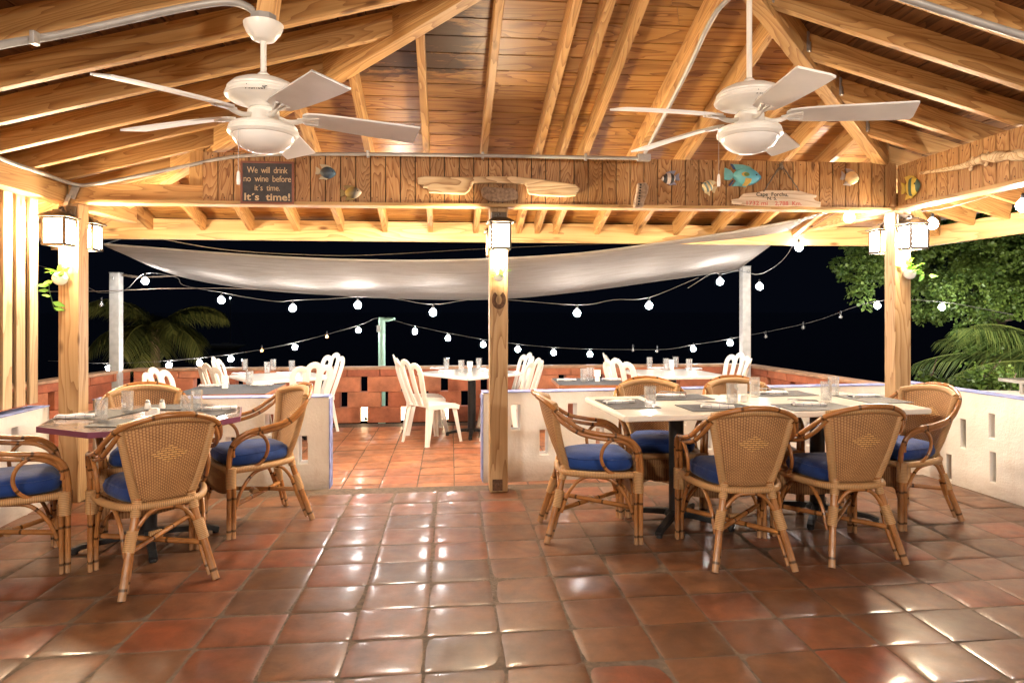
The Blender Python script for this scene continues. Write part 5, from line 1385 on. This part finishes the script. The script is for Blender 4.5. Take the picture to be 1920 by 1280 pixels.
def fronds(name, label, base, crown, nf, L, mat, seed, width=.35, angs=None, lw=.022, nl=46, droop=.75):
    rg = random.Random(seed); t = thing(name, label, 'palm', base); b = Vector(base)
    mb = MB(); mb.tube([Vector((0, 0, 0)), (Vector(crown) - b) * .5 + Vector((.05, 0, 0)), Vector(crown) - b], [.16, .12, .11], 10); mb.build('trunk', M['bark'], t, smooth=60)
    for k in range(nf):
        a = angs[k][0] if angs else 2 * PI * k / nf + rg.uniform(-.2, .2); el = angs[k][1] if angs else rg.uniform(-.15, 1.15)
        h = Vector((math.cos(a), math.sin(a), 0)); Lk = L * rg.uniform(.85, 1.1); P = []
        p = Vector(crown) - b; e = el
        n = 12
        for i in range(n + 1):
            P.append(p.copy()); p = p + (h * math.cos(e) + Vector((0, 0, 1)) * math.sin(e)) * Lk / n; e -= droop * 1.9 / n * (.6 + i / n)
        mb = MB(); mb.tube(P, [.022 * (1 - .85 * i / n) for i in range(n + 1)], 6, r=.9)
        for i in range(nl):
            f_ = .10 + .9 * i / nl; x = f_ * n; i0 = min(int(x), n - 1); q = P[i0].lerp(P[i0 + 1], x - i0); d = (P[i0 + 1] - P[i0]).normalized()
            s_ = d.cross(Vector((0, 0, 1))).normalized(); ll = Lk * width * math.sin(PI * (.12 + .84 * f_)) ** .7
            for sg in (-1, 1):
                dd = (s_ * sg * .8 + d * .55 + Vector((0, 0, -.25 - rg.random() * .25))).normalized(); m_ = q + dd * ll * .5; e_ = q + dd * ll + Vector((0, 0, -.30 * ll)); wv = d * lw
                mb.add([q - wv * .4, m_ - wv * .6, e_, m_ + wv * .6, q + wv * .4], [(0, 1, 2, 3, 4)], rg.random())
        mb.build('frond', M[mat], t)
    return t
cp = at(290, 618, 17.5)
fronds('palm_tree', 'dim coconut palm beyond the block wall at the left', (cp.x, 17.5, -3.4), cp, 15, 1.95, 'palm_brown', 5, .40, lw=.03, droop=.85)
cq = at(2020, 690, 8.5)
fronds('palm_tree', 'palm with long drooping fronds at the right edge below the tree', (cq.x, 8.5, -1.0), cq, 9, 1.75, 'palm', 8, .34, angs=[(PI - .10, .22), (PI + .28, .62), (PI + .5, -.05), (PI - .6, .3), (2.2, .5), (1.2, .4), (.2, .5), (5.2, .1), (PI + .02, .62)], lw=.014, nl=60, droop=.42)
def bush(label, px, py, d, r, n, L, seed):
    p = at(px, py, d); t = thing('shrub', label, 'shrub', (p.x, p.y, -.5)); b = Vector(t.location)
    mb = MB(); mb.tube([Vector((0, 0, 0)), Vector((.02, 0, .5)), p - b + Vector((0, 0, r[2] * .4))], [.03, .02, .008], 6)
    mb.tube([p - b, p - b + Vector((r[0] * .8, 0, r[2] * 1.5))], .005, 5); mb.build('stem', M['bark'], t)
    mb = MB(); leaf_cloud(mb, [(p - b, Vector(r)), (p - b - Vector((0, 0, r[2])), Vector(r))], n, L, seed); mb.build('foliage', M['leaf'], t)
bush('slender young shrub behind the wall just right of the right post', 1746, 712, 7.6, (.08, .08, .17), 420, .05, 21)
bush('bright rounded shrub below the palm fronds at the right', 1845, 712, 7.9, (.24, .2, .15), 1300, .05, 22)
bush('small shrub beside the metal bench at the right', 1895, 722, 7.6, (.08, .08, .09), 300, .045, 23)
# metal bench end beyond the right wall, on a pale ledge
p = fl(1905, 740, .60)
t = thing('metal_bench', 'end of a grey metal bench beyond the right wall', 'bench', (4.84, 6.5, .36), .1)
mb = MB(); mb.box((.5, 0, .33), (1.2, .30, .03)); mb.build('seat', M['conduit'], t, bevel=.004)
for x in (-.07, .10):
    mb = MB(); mb.box((x, -.10, .268), (.035, .035, .095)); mb.build('leg', M['conduit'], t, bevel=.003)
mb = MB(); mb.box((.5, -.10, .26), (1.15, .02, .02)); mb.build('stretcher', M['conduit'], t)
t = thing('stucco_ledge', 'low white ledge behind the right wall in front of the shrubs', 'wall', (4.0, 5.9, -.5))
mb = MB(); mb.box((1.5, .35, .54), (3.4, .9, 1.08)); mb.build('ledge_body', M['stucco'], t, rot=(0, 0, -.02), bevel=.01)
# flood lamps added out of view to light the tree and the palm
t = thing('added_garden_lamp', 'flood lamp added on the ledge to light the tree, right of the frame', 'lamp', (5.7, 6.3, .585))
mb = MB(); mb.box((0, 0, .10), (.22, .10, .16)); mb.build('housing', M['bronze'], t, rot=(-.6, 0, .1), bevel=.006)
L = bpy.data.lights.new('added_garden_beam', 'SPOT'); L.energy = 75; L.color = (1, .93, .78); L.spot_size = 1.9; L.spot_blend = .6; L.shadow_soft_size = .08
lo = bpy.data.objects.new('added_garden_beam', L); link(lo); lo.parent = t; lo.location = (0, .12, .2)
lo.rotation_euler = (Vector((.4, 3.0, 1.5))).to_track_quat('-Z', 'Y').to_euler()
t = thing('added_garden_lamp', 'unseen flood lamp added on the slope below the terrace to brighten the left palm', 'lamp', (-5.4, 12.4, -1.05))  # added behind the block wall, out of sight, to lift the dark palm
mb = MB(); mb.box((0, 0, .10), (.22, .10, .16)); mb.build('housing', M['bronze'], t, rot=(-.6, 0, .1), bevel=.006)
L = bpy.data.lights.new('added_garden_beam', 'SPOT'); L.energy = 330; L.color = (1, .78, .45); L.spot_size = 1.6; L.spot_blend = .7; L.shadow_soft_size = .1
lo = bpy.data.objects.new('added_garden_beam', L); link(lo); lo.parent = t; lo.location = (0, .12, .2)
lo.rotation_euler = (Vector((-3.8, 5.1, 1.7))).to_track_quat('-Z', 'Y').to_euler()
# sailing boat at anchor
bp = at(428, 650, 130); bz = -6.0
t = thing('sailing_boat', 'faint white sailing boat at anchor beyond the left palm', 'boat', (bp.x, 130, bz)); t.scale = (.62, .62, .62)
mb = MB(); mb.tube([(-5, 0, 1.0), (-3, 0, .8), (2, 0, .75), (5.4, 0, 1.25)], [1, 1.25, 1.25, .2], 8, flat=(1.0, .55, (0, 0, 1))); mb.build('hull', M['pole'], t, smooth=50)
mb = MB(); mb.box((-.5, 0, 1.75), (3.4, 1.3, .6), top=.85); mb.build('cabin', M['pole'], t, bevel=.05)
mb = MB(); mb.tube([(.6, 0, 1), (.6, 0, 15.5)], .11, 8); mb.build('mast', M['pole'], t)
mb = MB(); mb.tube([(.6, 0, 15), (5.2, 0, 1.6)], .03, 5); mb.tube([(.6, 0, 15), (-4.8, 0, 1.4)], .03, 5); mb.build('stay', M['wire'], t)
mb = MB(); mb.ball((.6, 0, 15.7), .16, 8, 6); mb.build('mast_light', M['mastlight'], t)
